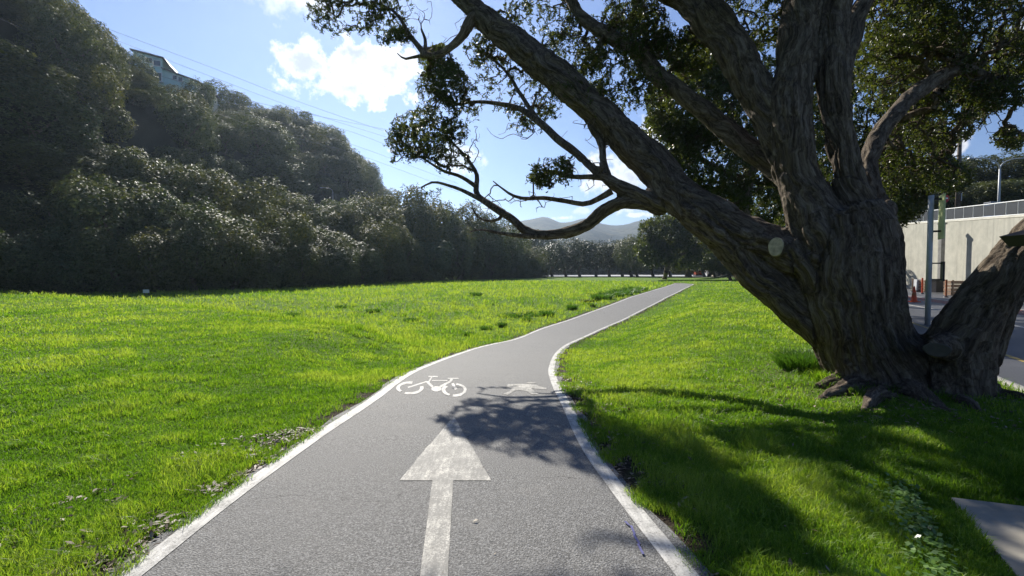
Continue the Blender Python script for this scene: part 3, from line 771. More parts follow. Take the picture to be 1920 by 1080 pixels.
def twig_tubes(arr, R_, Pa, start, n=5):
    idx = np.arange(start, len(arr)); idx = idx[Pa[idx] >= 0]; a = arr[Pa[idx]]; b = arr[idx]; rb = R_[idx]; ra = np.minimum(np.where(Pa[idx] < start, rb * 1.3, R_[Pa[idx]]), rb * 1.6)
    t = b - a; L_ = np.linalg.norm(t, axis=1)[:, None]; t = t / (L_ + 1e-9); b = b + t * rb[:, None] * .6
    h = np.where(np.abs(t[:, 2:3]) < .9, [[0, 0, 1.]], [[1., 0, 0]]); u = np.cross(t, h); u /= np.linalg.norm(u, axis=1)[:, None]; w = np.cross(t, u)
    th = np.arange(n) * 2 * PI / n; ring = np.cos(th)[None, :, None] * u[:, None] + np.sin(th)[None, :, None] * w[:, None]
    v = np.concatenate([a[:, None] + ring * ra[:, None, None], b[:, None] + ring * rb[:, None, None]], 1)
    m = len(idx); i = np.arange(n); j = (i + 1) % n; f = np.stack([i, j, n + j, n + i], 1)
    f = (f[None] + (np.arange(m) * 2 * n)[:, None, None]).reshape(-1, 4)
    return v.reshape(-1, 3), f
def rosettes(pos, dirs, per, ln, wd=.42, droop=0):
    n = len(pos); k = np.repeat(np.arange(n), per); d0 = dirs[k]
    d = d0 * rng.uniform(.1, 1.0, (len(k), 1)) + rand_unit(len(k)) * .85; d[:, 2] += .1 - droop
    nr = d0 + rand_unit(len(k)) * .5 + np.array([0, 0, .4])
    c = pos[k] - d0 * rng.uniform(0, ln * 2.6, (len(k), 1))
    L_ = ln * rng.uniform(.65, 1.25, len(k)); v, f = diamond_leaves(c, d, nr, L_, L_ * wd, .08)
    base = rng.random(n)[k] * .6 + rng.random(len(k)) * .4
    return v, f, np.repeat(base, 4)
def tips_in(cx, cy, rx, ry, d, rd, n, shell=.35):
    u = rand_unit(n) * (rng.random(n) ** (1 / 3) * (1 - shell) + shell)[:, None] if shell > 0 else rand_unit(n) * (rng.random(n) ** (1 / 3))[:, None]
    r = np.linalg.norm(u, axis=1)
    pr = np.array([P(cx + a * rx, cy - b * ry, d + c * rd) for a, b, c in u]); return pr
def clumpy(p, scale, thr, seed):
    return p[fbm(p * scale, 2, seed) > thr]
def sun_ok(p, q):
    # leaf masses whose shade would fall on ground that is sunlit in the place are left thin
    t = p[:, 2] / S[2]; gx, gy = p[:, 0] - S[0] * t, p[:, 1] - S[1] * t
    gy2 = np.maximum(gy, .4); px = CX + F * gx / gy2; py = 510 + F * EYE / gy2
    near = (gy > 2.3) & (py > 715) & (px < np.interp(py, [715, 790, 850, 925, 1000, 1100, 1500, 3000], [1300, 800, 900, 1130, 1260, 1340, 1600, 2500]))
    near |= (gy > .4) & (py > 690) & (py < 800) & (px < 790)
    lawn = (gy > .4) & (px > np.interp(py, [560, 740, 800, 900, 1000], [1060, 1100, 1180, 1380, 1560])) & (py < 1010) & (py > 560) & (px < np.interp(py, [560, 740, 800, 900, 1000], [1500, 1560, 1620, 1740, 1800]))
    keep = np.where(near, rng.random(len(p)) < .0, True) & np.where(lawn, rng.random(len(p)) < q, True)
    return keep
def crown_obj(name, arr, R_, Pa, ends, base_n, extra_tubes, per, ln, leafm, parent, seed=0, barkm=None, prune=None):
    v1, f1 = twig_tubes(arr, R_, Pa, base_n, 4)
    V, Fq, off = [v1], [f1], len(v1)
    for (pts, rad, n) in extra_tubes:
        a, f = tube_np(pts, rad, n); V.append(a); Fq.append(f + off); off += len(a)
    nb = sum(len(f) for f in Fq)
    leafy = ends if prune is None else ends[prune(arr[ends])]
    dr = arr[leafy] - arr[Pa[leafy]]; dr /= np.linalg.norm(dr, axis=1)[:, None] + 1e-9; dr = dr * .6 + np.array([0, 0, .45]); dr /= np.linalg.norm(dr, axis=1)[:, None]
    v2, f2, rn = rosettes(arr[leafy], dr, per, ln)
    V.append(v2); Fq.append(f2 + off)
    F_ = np.concatenate(Fq); mi = np.zeros(len(F_), int); mi[nb:] = 1
    nv = sum(len(x) for x in V); att = np.zeros(nv); att[-len(rn):] = rn
    me = mesh_np(name, np.concatenate(V), [F_], [barkm or M['bark_plain'], leafm], mi, smooth=False, attrs={'rnd': att})
    return link(name, me, parent)

LIMBS = {
 'L1': [(1660, 720, 6.2, 60), (1562, 632, 6.35, 50), (1470, 548, 6.6, 47), (1398, 478, 6.95, 46), (1340, 418, 7.3, 46), (1275, 368, 7.8, 38), (1200, 290, 8.6, 36), (1125, 215, 9.5, 32), (1040, 142, 10.4, 30), (960, 78, 11.2, 27), (890, 18, 12, 22), (845, -25, 12.6, 19), (770, -70, 13.4, 13), (690, -100, 14, 7)],
 'L2': [(1600, 530, 6.2, 50), (1560, 500, 6.2, 56), (1510, 482, 6.35, 48), (1450, 458, 6.6, 40), (1395, 432, 6.9, 38), (1335, 398, 7.3, 36), (1290, 372, 7.6, 30)],
 'L3': [(1262, 378, 7.9, 26), (1212, 378, 8.1, 17), (1167, 378, 8.3, 15), (1130, 396, 8.6, 13.5), (1098, 424, 8.9, 13), (1060, 438, 9.2, 12), (1015, 441, 9.5, 10), (982, 430, 9.8, 9), (960, 411, 10.1, 8.5), (938, 398, 10.4, 7.5), (912, 380, 10.7, 6.5), (893, 362, 11, 5.5), (893, 325, 11.2, 4), (870, 290, 11.4, 2.6), (840, 262, 11.6, 1.6)],
 'L3b': [(912, 380, 10.7, 5), (880, 364, 10.9, 4), (845, 350, 11.1, 3), (815, 342, 11.3, 2.2), (790, 352, 11.4, 1.5)],
 'L3c': [(893, 350, 11, 4.5), (862, 330, 11.2, 3.4), (825, 318, 11.5, 2.5), (780, 290, 11.8, 1.6), (745, 280, 12, 1)],
 'L3d': [(1040, 442, 9.3, 6), (985, 443, 9.4, 4.5), (940, 438, 9.5, 3), (900, 432, 9.6, 2), (880, 436, 9.7, 1.2)],
 'L3e': [(945, 400, 10.3, 4), (930, 414, 10.3, 3), (905, 412, 10.4, 2.4), (890, 400, 10.5, 1.8), (884, 385, 10.6, 1)],
 'L4': [(1240, 385, 8.0, 22), (1208, 372, 8.1, 19), (1171, 355, 8.3, 17), (1140, 335, 8.5, 13), (1110, 316, 8.8, 9), (1078, 283, 9.3, 8), (1041, 256, 9.8, 7.5), (1004, 222, 10.5, 6.5), (967, 201, 11.1, 5), (930, 193, 11.6, 4), (893, 190, 12, 3), (850, 198, 12.4, 2)],
 'L4s': [(1140, 335, 8.5, 10), (1131, 300, 8.8, 8.5), (1130, 275, 9.1, 8), (1118, 248, 9.4, 10), (1105, 225, 9.6, 8)],
 'L4b': [(1010, 228, 10.4, 5), (985, 190, 11, 4), (960, 150, 11.6, 3.2), (935, 120, 12, 2.3), (905, 100, 12.3, 1.5)],
 'L5': [(900, 25, 11.8, 14), (882, 38, 11.7, 13), (868, 64, 11.7, 11), (845, 88, 11.8, 9), (818, 104, 11.9, 7.5), (798, 102, 12, 6.5), (782, 84, 12.2, 5), (765, 62, 12.4, 4), (752, 38, 12.6, 3.4), (735, 20, 12.9, 2.6), (700, 5, 13.3, 1.8)],
 'L5b': [(805, 104, 11.9, 4), (780, 106, 12, 3), (758, 110, 12.1, 2), (745, 100, 12.2, 1)],
 'L5c': [(796, 98, 12, 4), (798, 76, 12.1, 3.2), (790, 55, 12.3, 2)],
 'L6': [(1147, 358, 8.5, 7), (1122, 372, 8.6, 5.5), (1095, 382, 8.8, 5), (1060, 376, 9, 4.4), (1020, 370, 9.2, 4), (985, 372, 9.4, 3.4), (960, 366, 9.6, 2.6), (940, 352, 9.8, 1.7), (926, 340, 9.9, 1)],
 'L7': [(1135, 333, 8.6, 7), (1105, 331, 8.7, 5), (1075, 331, 8.8, 4.4), (1045, 324, 9, 3.6), (1020, 318, 9.1, 2.2), (1000, 320, 9.2, 1.3)],
 'L8': [(1490, 335, 6.9, 34), (1432, 292, 7.3, 25), (1380, 258, 7.7, 22), (1331, 218, 8.1, 21), (1275, 176, 8.6, 19), (1222, 131, 9.2, 18), (1200, 98, 9.6, 17), (1150, 72, 10.1, 15), (1100, 40, 10.7, 13), (1070, 0, 11.2, 11), (1050, -60, 11.8, 7)],
 'L9': [(1560, 470, 6.35, 45), (1516, 370, 6.55, 46), (1464, 262, 6.8, 40), (1420, 175, 7.0, 37), (1380, 100, 7.3, 36), (1337, 40, 7.6, 37), (1295, -5, 8, 36), (1220, -50, 8.5, 30), (1140, -110, 9.2, 23), (1060, -190, 10, 14)],
 'L10': [(1612, 640, 6.2, 50), (1585, 540, 6.2, 72), (1540, 430, 6.3, 62), (1496, 330, 6.4, 44), (1482, 230, 6.5, 40), (1488, 130, 6.7, 39), (1500, 30, 6.9, 39), (1520, -80, 7.2, 36), (1510, -220, 7.6, 30), (1450, -400, 8.4, 20)],
 'L11': [(1630, 600, 6.3, 45), (1630, 510, 6.3, 52), (1612, 420, 6.3, 42), (1590, 330, 6.35, 33), (1570, 240, 6.4, 32), (1563, 160, 6.5, 33), (1560, 70, 6.7, 32), (1578, -30, 7.0, 30), (1620, -180, 7.6, 20)],
 'L11b': [(1570, 150, 6.55, 24), (1598, 70, 6.8, 22), (1625, 0, 7.1, 20), (1690, -80, 7.6, 17), (1760, -200, 8.3, 11)],
 'L12': [(1630, 470, 6.5, 30), (1640, 420, 6.6, 32), (1634, 350, 6.8, 24), (1632, 295, 7.0, 21), (1660, 232, 7.3, 20), (1700, 188, 7.7, 19), (1744, 154, 8.1, 18), (1785, 133, 8.5, 17), (1822, 132, 8.9, 15), (1862, 150, 9.2, 12), (1900, 152, 9.5, 10), (1950, 120, 9.9, 8)],
 'L13': [(1668, 640, 6.2, 45), (1650, 540, 6.25, 45), (1652, 450, 6.4, 40), (1660, 405, 6.45, 24), (1668, 382, 6.5, 15)],
 'T1': [(1670, 790, 6.2, 130), (1648, 700, 6.2, 108), (1608, 610, 6.2, 98), (1595, 520, 6.2, 100), (1592, 450, 6.25, 96), (1575, 400, 6.3, 80)],
 'T2': [(1640, 770, 6.15, 60), (1622, 690, 6.05, 48), (1585, 600, 6.1, 42), (1540, 530, 6.2, 40), (1505, 475, 6.3, 40)],
 'R': [(1765, 800, 5.9, 120), (1785, 700, 5.75, 84), (1806, 625, 5.6, 70), (1852, 555, 5.4, 60), (1905, 490, 5.2, 58), (1980, 410, 5.0, 54), (2080, 320, 4.8, 46), (2200, 200, 4.6, 34), (2260, 20, 4.8, 24)],
 'R2': [(1820, 780, 5.8, 50), (1825, 700, 5.7, 45), (1850, 620, 5.6, 40), (1895, 540, 5.45, 36)],
 'F1': [(1690, 680, 6.05, 50), (1700, 745, 5.85, 52), (1725, 776, 5.45, 32), (1762, 803, 5.05, 17), (1800, 828, 4.7, 7)], 'F2': [(1665, 680, 6.1, 45), (1628, 735, 5.95, 42), (1597, 753, 5.82, 26), (1560, 770, 5.6, 15), (1525, 790, 5.3, 7)],
 'F3': [(1655, 690, 6.05, 50), (1652, 750, 5.8, 44), (1640, 780, 5.35, 24), (1620, 810, 4.9, 9)], 'F4': [(1800, 690, 5.8, 50), (1850, 747, 5.7, 40), (1900, 773, 5.45, 20), (1955, 800, 5.2, 7)], 'F5': [(1630, 640, 6.25, 30), (1606, 712, 6.25, 32), (1572, 747, 6.1, 20), (1530, 762, 5.9, 9)],
 'F6': [(1760, 690, 5.9, 50), (1775, 765, 5.6, 46), (1810, 800, 5.15, 20), (1840, 830, 4.8, 8)],
}
def deeper(d): return d * (1 + .12 * (1 - float(sstep(d, 7.5, 10.5))))
for _k, _v in LIMBS.items():
    _n = []
    for _i, (a_, b_, d_, r_) in enumerate(_v):
        d_ = deeper(d_)
        if _k[0] == 'F' and _i >= 2:      # root ends follow the ground
            b_ = 510 + F * (EYE - (.03, -.01, -.05)[min(_i - 2, 2)]) / d_
        _n.append((a_, b_, d_, r_))
    LIMBS[_k] = _n
def nearest_seg(Pts, A, B, RA, RB):
    """index of the limb segment with the smallest surface distance"""
    best = np.full(len(Pts), 1e9); bi = np.zeros(len(Pts), int); bt = np.zeros(len(Pts))
    for i in range(len(A)):
        ab = B[i] - A[i]; t = np.clip(((Pts - A[i]) @ ab) / (ab @ ab), 0, 1)
        d = np.linalg.norm(Pts - A[i] - t[:, None] * ab, axis=1) - (RA[i] + (RB[i] - RA[i]) * t)
        m = d < best; best[m] = d[m]; bi[m] = i; bt[m] = t[m]
    return bi, bt
def build_big_tree():
    root = empty('pohutukawa_tree', (5.3, 6.94, 0), 'huge spreading many-limbed tree with furrowed bark, leaning over the lawn beside the path', 'tree')
    off = np.array([5.3, 6.94, 0])
    W = {k: limb_world(v, .14, .03 if k[0] == 'L' else .0, i) for i, (k, v) in enumerate(LIMBS.items())}
    # thick wood -> voxel skin
    mb = MB(); A, B, RA, RB, SS, FR = [], [], [], [], [], []
    thin = []; TH = .085
    for k, w in W.items():
        m = w[:, 3] > (.0 if k[0] == 'F' else TH); n = int(m.sum()) if m.any() else 0
        if n < 4 or not m[:3].any(): thin.append(w); continue
        last = np.max(np.where(m)) + 1; last = min(last, len(w))
        tk = w[:last]
        e = tk[0, :3] - tk[1, :3]; e /= np.linalg.norm(e); r0 = tk[0, 3]
        pp = np.vstack([tk[0, :3] + e * r0 * .85, tk[0, :3] + e * r0 * .6, tk[:, :3]]); rr_ = np.concatenate([[r0 * .3, r0 * .72], tk[:, 3] * .96])
        mb.tube(pp, rr_, 14)
        if last < len(w) - 2: thin.append(w[max(0, last - 2):])
        t, a, b = frames(tk[:, :3]); s = np.concatenate([[0], np.cumsum(np.linalg.norm(np.diff(tk[:, :3], axis=0), axis=1))])
        for i in range(len(tk) - 1):
            A.append(tk[i, :3]); B.append(tk[i + 1, :3]); RA.append(tk[i, 3]); RB.append(tk[i + 1, 3]); SS.append((s[i], s[i + 1], hash(k) % 1 + len(FR) * 0)); FR.append((a[i], b[i]))
    # sawn branch stubs
    stubs = []
    for (px, py, d, r, nx, ny, tgt) in ((1455, 463, 6.28 * 1.12, 17, -.25, -1, (1500, 475, 6.6 * 1.12)),):
        c = P(px, py, d); b = P(*tgt); ax = (c - b); ax /= np.linalg.norm(ax); mb.tube([b, c], [r * d / F * 1.25, r * d / F * 1.08], 14); stubs.append((c, ax, r * d / F))
    c = P(1757, 656, 5.16 * 1.12); b = P(1775, 645, 5.7 * 1.12); ax = (c - b) / np.linalg.norm(c - b); mb.tube([b, c], [.20, .12], 14); stubs.append((c, ax, .105))
    me0 = bpy.data.meshes.new('tmp'); me0.from_pydata(np.concatenate(mb.v).tolist(), [], [tuple(q) for kk in mb.f for q in mb.f[kk]])
    o = bpy.data.objects.new('tmp', me0); C.objects.link(o)
    r = o.modifiers.new('r', 'REMESH'); r.mode = 'VOXEL'; r.voxel_size = .024
    sm = o.modifiers.new('s', 'SMOOTH'); sm.iterations = 9; sm.factor = .6
    dg = bpy.context.evaluated_depsgraph_get(); ev = o.evaluated_get(dg); em = ev.to_mesh()
    nv = len(em.vertices); co = np.empty(nv * 3, np.float32); em.vertices.foreach_get('co', co); co = co.reshape(-1, 3).astype(float)
    no = np.empty(nv * 3, np.float32); em.vertices.foreach_get('normal', no); no = no.reshape(-1, 3)
    np_ = len(em.polygons); lt = np.empty(np_, np.int32); em.polygons.foreach_get('loop_total', lt); li = np.empty(int(lt.sum()), np.int32); em.loops.foreach_get('vertex_index', li)
    ev.to_mesh_clear(); bpy.data.objects.remove(o); bpy.data.meshes.remove(me0)
    assert (lt == 4).all(); faces = li.reshape(-1, 4)
    A, B, RA, RB = map(np.array, (A, B, RA, RB)); SS = np.array([s[:2] for s in SS]); U = np.array([f[0] for f in FR]); V_ = np.array([f[1] for f in FR])
    bi, bt = nearest_seg(co, A, B, RA, RB)
    ctr = A[bi] + bt[:, None] * (B[bi] - A[bi]); o3 = co - ctr
    ss = SS[bi, 0] + bt * (SS[bi, 1] - SS[bi, 0])
    q = np.stack([(o3 * U[bi]).sum(1), (o3 * V_[bi]).sum(1), ss * .19], 1)
    tw = fbm(co * 1.3, 3, 31) - .5; q[:, 0] += tw * .42; q[:, 1] += (fbm(co * 1.3 + 5, 3, 37) - .5) * .42; q[:, 2] += (fbm(co * 6, 2, 41) - .5) * .10
    rid = 1 - np.abs(vnoise(q * [8.5, 8.5, 7], 2) * 2 - 1); rid2 = 1 - np.abs(vnoise(q * 19, 5) * 2 - 1)
    big = fbm(q * 4, 2, 8) - .5
    nearc = np.zeros(len(co))
    for c, ax, rr in stubs:
        nearc = np.maximum(nearc, 1 - sstep(np.linalg.norm(co - c, axis=1), rr, rr * 1.4))
    amp = np.clip(RA[bi] * .2, .008, .048)
    disp = (-(rid ** 2) * 1.0 - rid2 ** 2 * .4 + .5) * amp + big * amp * 2.2
    co2 = co + no * (disp * (1 - nearc))[:, None]
    me = mesh_np('trunk', co2 - off, [faces], [M['bark']], attrs={'bark': q + bi[:, None] * 0})
    link('trunk', me, root)
    for i, (c, ax, rr) in enumerate(stubs):
        z = ax; x = np.cross(z, [0, 0, 1.]); x /= np.linalg.norm(x); y = np.cross(x, z)
        ring = lambda R_, h: [tuple(c - off + ax * h + R_ * (x * math.cos(a) * (.82 if i == 0 else 1.25) * (1 + .06 * math.sin(3 * a)) + y * math.sin(a) * (1.05 if i == 0 else .8))) for a in np.linspace(0, 2 * PI, 28, endpoint=False)]
        rs = [ring(rr * 1.0, -.03), ring(rr * 1.0, .012), ring(rr * .93, .018), ring(rr * .5, .016), ring(rr * .02, .018)]
        n = 28; f = [(j * n + k, j * n + (k + 1) % n, (j + 1) * n + (k + 1) % n, (j + 1) * n + k) for j in range(4) for k in range(n)]
        mbb = MB(); mbb.add([p for r_ in rs for p in r_], f)
        oo = mbb.build('cut_face', M['cut_wood'] if i == 0 else M['old_cut'], root); oo['label'] = 'pale fresh sawn branch end' if i == 0 else 'large weathered grey sawn end low on the right stem'
    # crown: skeleton nodes from all limbs
    nodes, rad, par = [], [], []
    for k, w in W.items():
        if k[0] in 'TF': continue
        s0 = len(nodes)
        for i, row in enumerate(w):
            nodes.append(row[:3]); rad.append(row[3]); par.append(-1 if i == 0 else s0 + i - 1)
    nodes = np.array(nodes)
    # leaf masses: (px, py, rx, ry, depth, half depth, count, noise threshold)
    K = [(1060, 110, 60, 60, 11.2, .9, 150, .5), (1220, 150, 40, 60, 9.6, .7, 130, .47), (1165, 60, 60, 40, 10.6, .8, 130, .47), (1900, 110, 40, 60, 9.8, .9, 200, .45), (1235, 60, 30, 50, 10, .7, 100, .46), (775, 268, 64, 46, 11.5, 1.2, 300, .46), (800, 235, 60, 30, 11.6, 1.0, 90, .46), (840, 205, 70, 40, 12.4, 1.0, 110, .46), (740, 300, 40, 42, 11.9, .7, 230, .4), (830, 300, 60, 42, 11.5, .8, 130, .5), (800, 350, 60, 22, 11.3, .7, 70, .5), (850, 242, 32, 24, 11.6, .6, 70, .45),
         (830, 150, 42, 42, 12.6, .8, 260, .42), (900, 160, 70, 60, 12.5, 1.0, 300, .5), (985, 175, 60, 60, 12, 1.0, 240, .5), (920, 90, 60, 40, 12.6, .9, 220, .5), (1000, 215, 60, 30, 11.4, .7, 110, .5), (975, 235, 18, 14, 11, .3, 22, .3),
         (1035, 320, 45, 30, 9.1, .5, 130, .42), (1010, 335, 25, 14, 9.1, .4, 70, .3), (1060, 305, 20, 16, 9.3, .3, 30, .4),
         (655, 20, 80, 62, 13.4, .9, 250, .47), (720, 55, 55, 42, 12.6, .7, 130, .48), (745, 68, 28, 22, 12.4, .5, 90, .4), (605, 12, 45, 38, 13.8, .8, 90, .45), (640, -80, 120, 70, 14, 1.2, 300, .45), (715, 0, 70, 35, 13, .8, 180, .5),
         (1010, 30, 80, 50, 11.8, 1.1, 200, .5), (1090, 80, 75, 60, 11, 1.0, 260, .48), (1150, 130, 60, 60, 10.4, 1.0, 230, .48), (1080, 170, 60, 50, 10.6, .9, 190, .52), (1200, 60, 50, 70, 10, .9, 300, .45), (1140, 190, 55, 45, 10.0, .8, 170, .52), (1185, 20, 60, 45, 10.4, 1, 140, .47),
         (1110, -60, 160, 60, 11.5, 1.6, 340, .45), (930, -70, 150, 60, 12.5, 1.5, 400, .47), (900, -160, 260, 90, 13.5, 2.5, 800, .47), (1200, -200, 260, 120, 11, 2.5, 900, .47),
         (1430, -120, 180, 120, 8.5, 1.8, 700, .47), (1650, -120, 180, 120, 8.5, 1.8, 700, .47), (1850, -60, 160, 110, 9, 1.6, 600, .45),
         (1700, 30, 90, 70, 9.5, 1.5, 560, .45), (1790, 40, 90, 80, 9.6, 1.5, 560, .45), (1880, 30, 60, 60, 10, 1.3, 260, .48), (1760, 110, 100, 50, 10, 1.2, 420, .45), (1870, 170, 60, 45, 9.8, 1.0, 300, .45), (1800, 190, 80, 45, 9.8, 1.0, 320, .45), (1720, 250, 80, 60, 10.2, 1.1, 330, .45), (1895, 258, 35, 22, 10, .5, 120, .35), (1660, 130, 60, 80, 10.2, 1.2, 300, .45),
         (1400, 30, 110, 70, 9.6, 1.6, 420, .47), (1290, 90, 55, 60, 10.0, 1.1, 330, .45), (1640, 330, 70, 50, 10.5, 1.0, 260, .45), (1750, 330, 60, 30, 10.5, .8, 150, .45)]
    tips = np.concatenate([clumpy(tips_in(a, b, rx, ry, d, rd, int(n * 3.0), .1), 1.6, th, 77 + i)[:int(n * 1.55)] for i, (a, b, rx, ry, d, rd, n, th) in enumerate(K)])
    tips = tips[sun_ok(tips, .6)]
    # extra leaf tips, some above frame, added to shade the verge and path
    def shade_tips(poly, n, z0, z1, okf):
        poly = np.array(poly, float); out = []
        lo, hi = poly.min(0), poly.max(0)
        q = rng.uniform(lo, hi, (n * 12, 2)); ins = np.zeros(len(q), bool)
        for a, b in zip(poly, np.roll(poly, -1, 0)):
            c = ((a[1] > q[:, 1]) != (b[1] > q[:, 1])) & (q[:, 0] < (b[0] - a[0]) * (q[:, 1] - a[1]) / (b[1] - a[1] + 1e-9) + a[0]); ins ^= c
        q = q[ins]; gy = EYE * F / (q[:, 1] - 510); gx = (q[:, 0] - CX) / F * gy
        z = rng.uniform(z0, z1, len(q)); p = np.stack([gx + S[0] / S[2] * z, gy + S[1] / S[2] * z, z], 1)
        px = CX + F * p[:, 0] / p[:, 1]; py = 510 - F * (z - EYE) / p[:, 1]
        p = p[okf(px, py)]; p = p[fbm(p * 1.8, 2, 301) > .47]; return p[:n]
    tips = np.vstack([tips,
        shade_tips([(800, 792), (870, 740), (1050, 728), (1090, 790), (1150, 915), (1020, 875), (900, 850)], 260, 4.0, 7.0,
                   lambda a, b: (((a - 800) / 100) ** 2 + ((b - 285) / 80) ** 2 < 1) | (((a - 880) / 100) ** 2 + ((b - 160) / 70) ** 2 < 1)),
        shade_tips([(1130, 845), (1190, 815), (1350, 890), (1520, 985), (1580, 1080), (1400, 1080), (1250, 965)], 640, 5.5, 10.5,
                   lambda a, b: (((a - 880) / 110) ** 2 + ((b - 150) / 70) ** 2 < 1) | (b < -10)),
        shade_tips([(1650, 740), (1920, 740), (1920, 980), (1760, 960), (1640, 830)], 500, 5.5, 10.5, lambda a, b: (b < 60) | (a > 1350)),
        shade_tips([(1500, 985), (1760, 960), (1900, 1000), (1900, 1080), (1560, 1080)], 350, 6., 10.5, lambda a, b: (b < -10))])
    # bare dead twigs
    bare_t = np.concatenate([tips_in(*q, 0.0) for q in ((880, 270, 30, 50, 11.2, .5, 60), (1100, 320, 60, 40, 8.8, .4, 50), (930, 380, 40, 28, 9.9, .4, 26), (780, 40, 40, 60, 12.2, .5, 60), (960, 245, 60, 20, 10.6, .4, 16), (1010, 372, 70, 26, 9.3, .3, 24), (1110, 250, 60, 40, 9.6, .6, 34), (1850, 235, 60, 20, 9.6, .4, 40), (880, 90, 60, 90, 12.0, .5, 50))])
    alltips = np.vstack([tips, bare_t]); bareset = {tuple(np.round(t, 4)) for t in bare_t}
    arr, R_, Pa, ends, bn = grow(nodes, np.array(rad), par, alltips, .3, .2)
    isb = lambda p: np.array([tuple(np.round(t, 4)) not in bareset for t in p])
    print('BIG TREE tips', len(alltips), 'nodes', len(arr))
    ex = [(w[:, :3] - off, w[:, 3], 9) for w in thin]
    arr2 = arr - off
    keep = isb(arr[ends])
    crown_obj('crown', arr2, R_, Pa, ends, bn, ex, 13, .062, M['leaf_main'], root, prune=lambda p: keep)
build_big_tree()

# ------------------------------------------------------------------ medium verge trees, real limbs and leaf clusters
def verge_tree(base_px, d, limbs, K, label, leaf=.13, per=10, trunk_r=.3, group='trees along the road verge', mt='leaf_main', cat='tree'):
    b = P(base_px, 520, d); bz = float(H(b[0], b[1])); b[2] = bz
    root = empty('verge_tree', b, label, cat, group)
    Ls = []
    for L_ in limbs:
        w = limb_world(L_, .25, .05, len(Ls)); Ls.append(w)
    top = Ls[0][0]
    tr = np.array([[b[0], b[1], bz - .4, trunk_r * 1.7], [b[0], b[1], bz + .1, trunk_r * 1.2], [(b[0] * .6 + top[0] * .4), (b[1] * .6 + top[1] * .4), bz * .6 + top[2] * .4, trunk_r], list(top[:3]) + [Ls[0][0, 3]]])
    tr = catmull(tr, 5)
    V, Fq, n0 = [], [], 0
    for w, ns in [(tr, 12)] + [(w, 8) for w in Ls]:
        a, f = tube_np(w[:, :3] - b, w[:, 3], ns); V.append(a); Fq.append(f + n0); n0 += len(a)
    link('trunk', mesh_np('trunk', np.concatenate(V), [np.concatenate(Fq)], [M['bark_plain']]), root)
    nodes, rad, par = [], [], []
    for w in Ls:
        s0 = len(nodes)
        for i, row in enumerate(w): nodes.append(row[:3]); rad.append(row[3]); par.append(-1 if i == 0 else s0 + i - 1)
    tips = np.concatenate([clumpy(tips_in(a, bb, rx, ry, dd, rd, int(n * 1.8), .3), 1.1, th, 177 + i)[:n] for i, (a, bb, rx, ry, dd, rd, n, th) in enumerate(K)])
    arr, R_, Pa, ends, bn = grow(np.array(nodes), np.array(rad), par, tips, .3, .35)
    crown_obj('crown', arr - b, R_ * 1.4, Pa, ends, bn, [], per, leaf, M[mt], root)
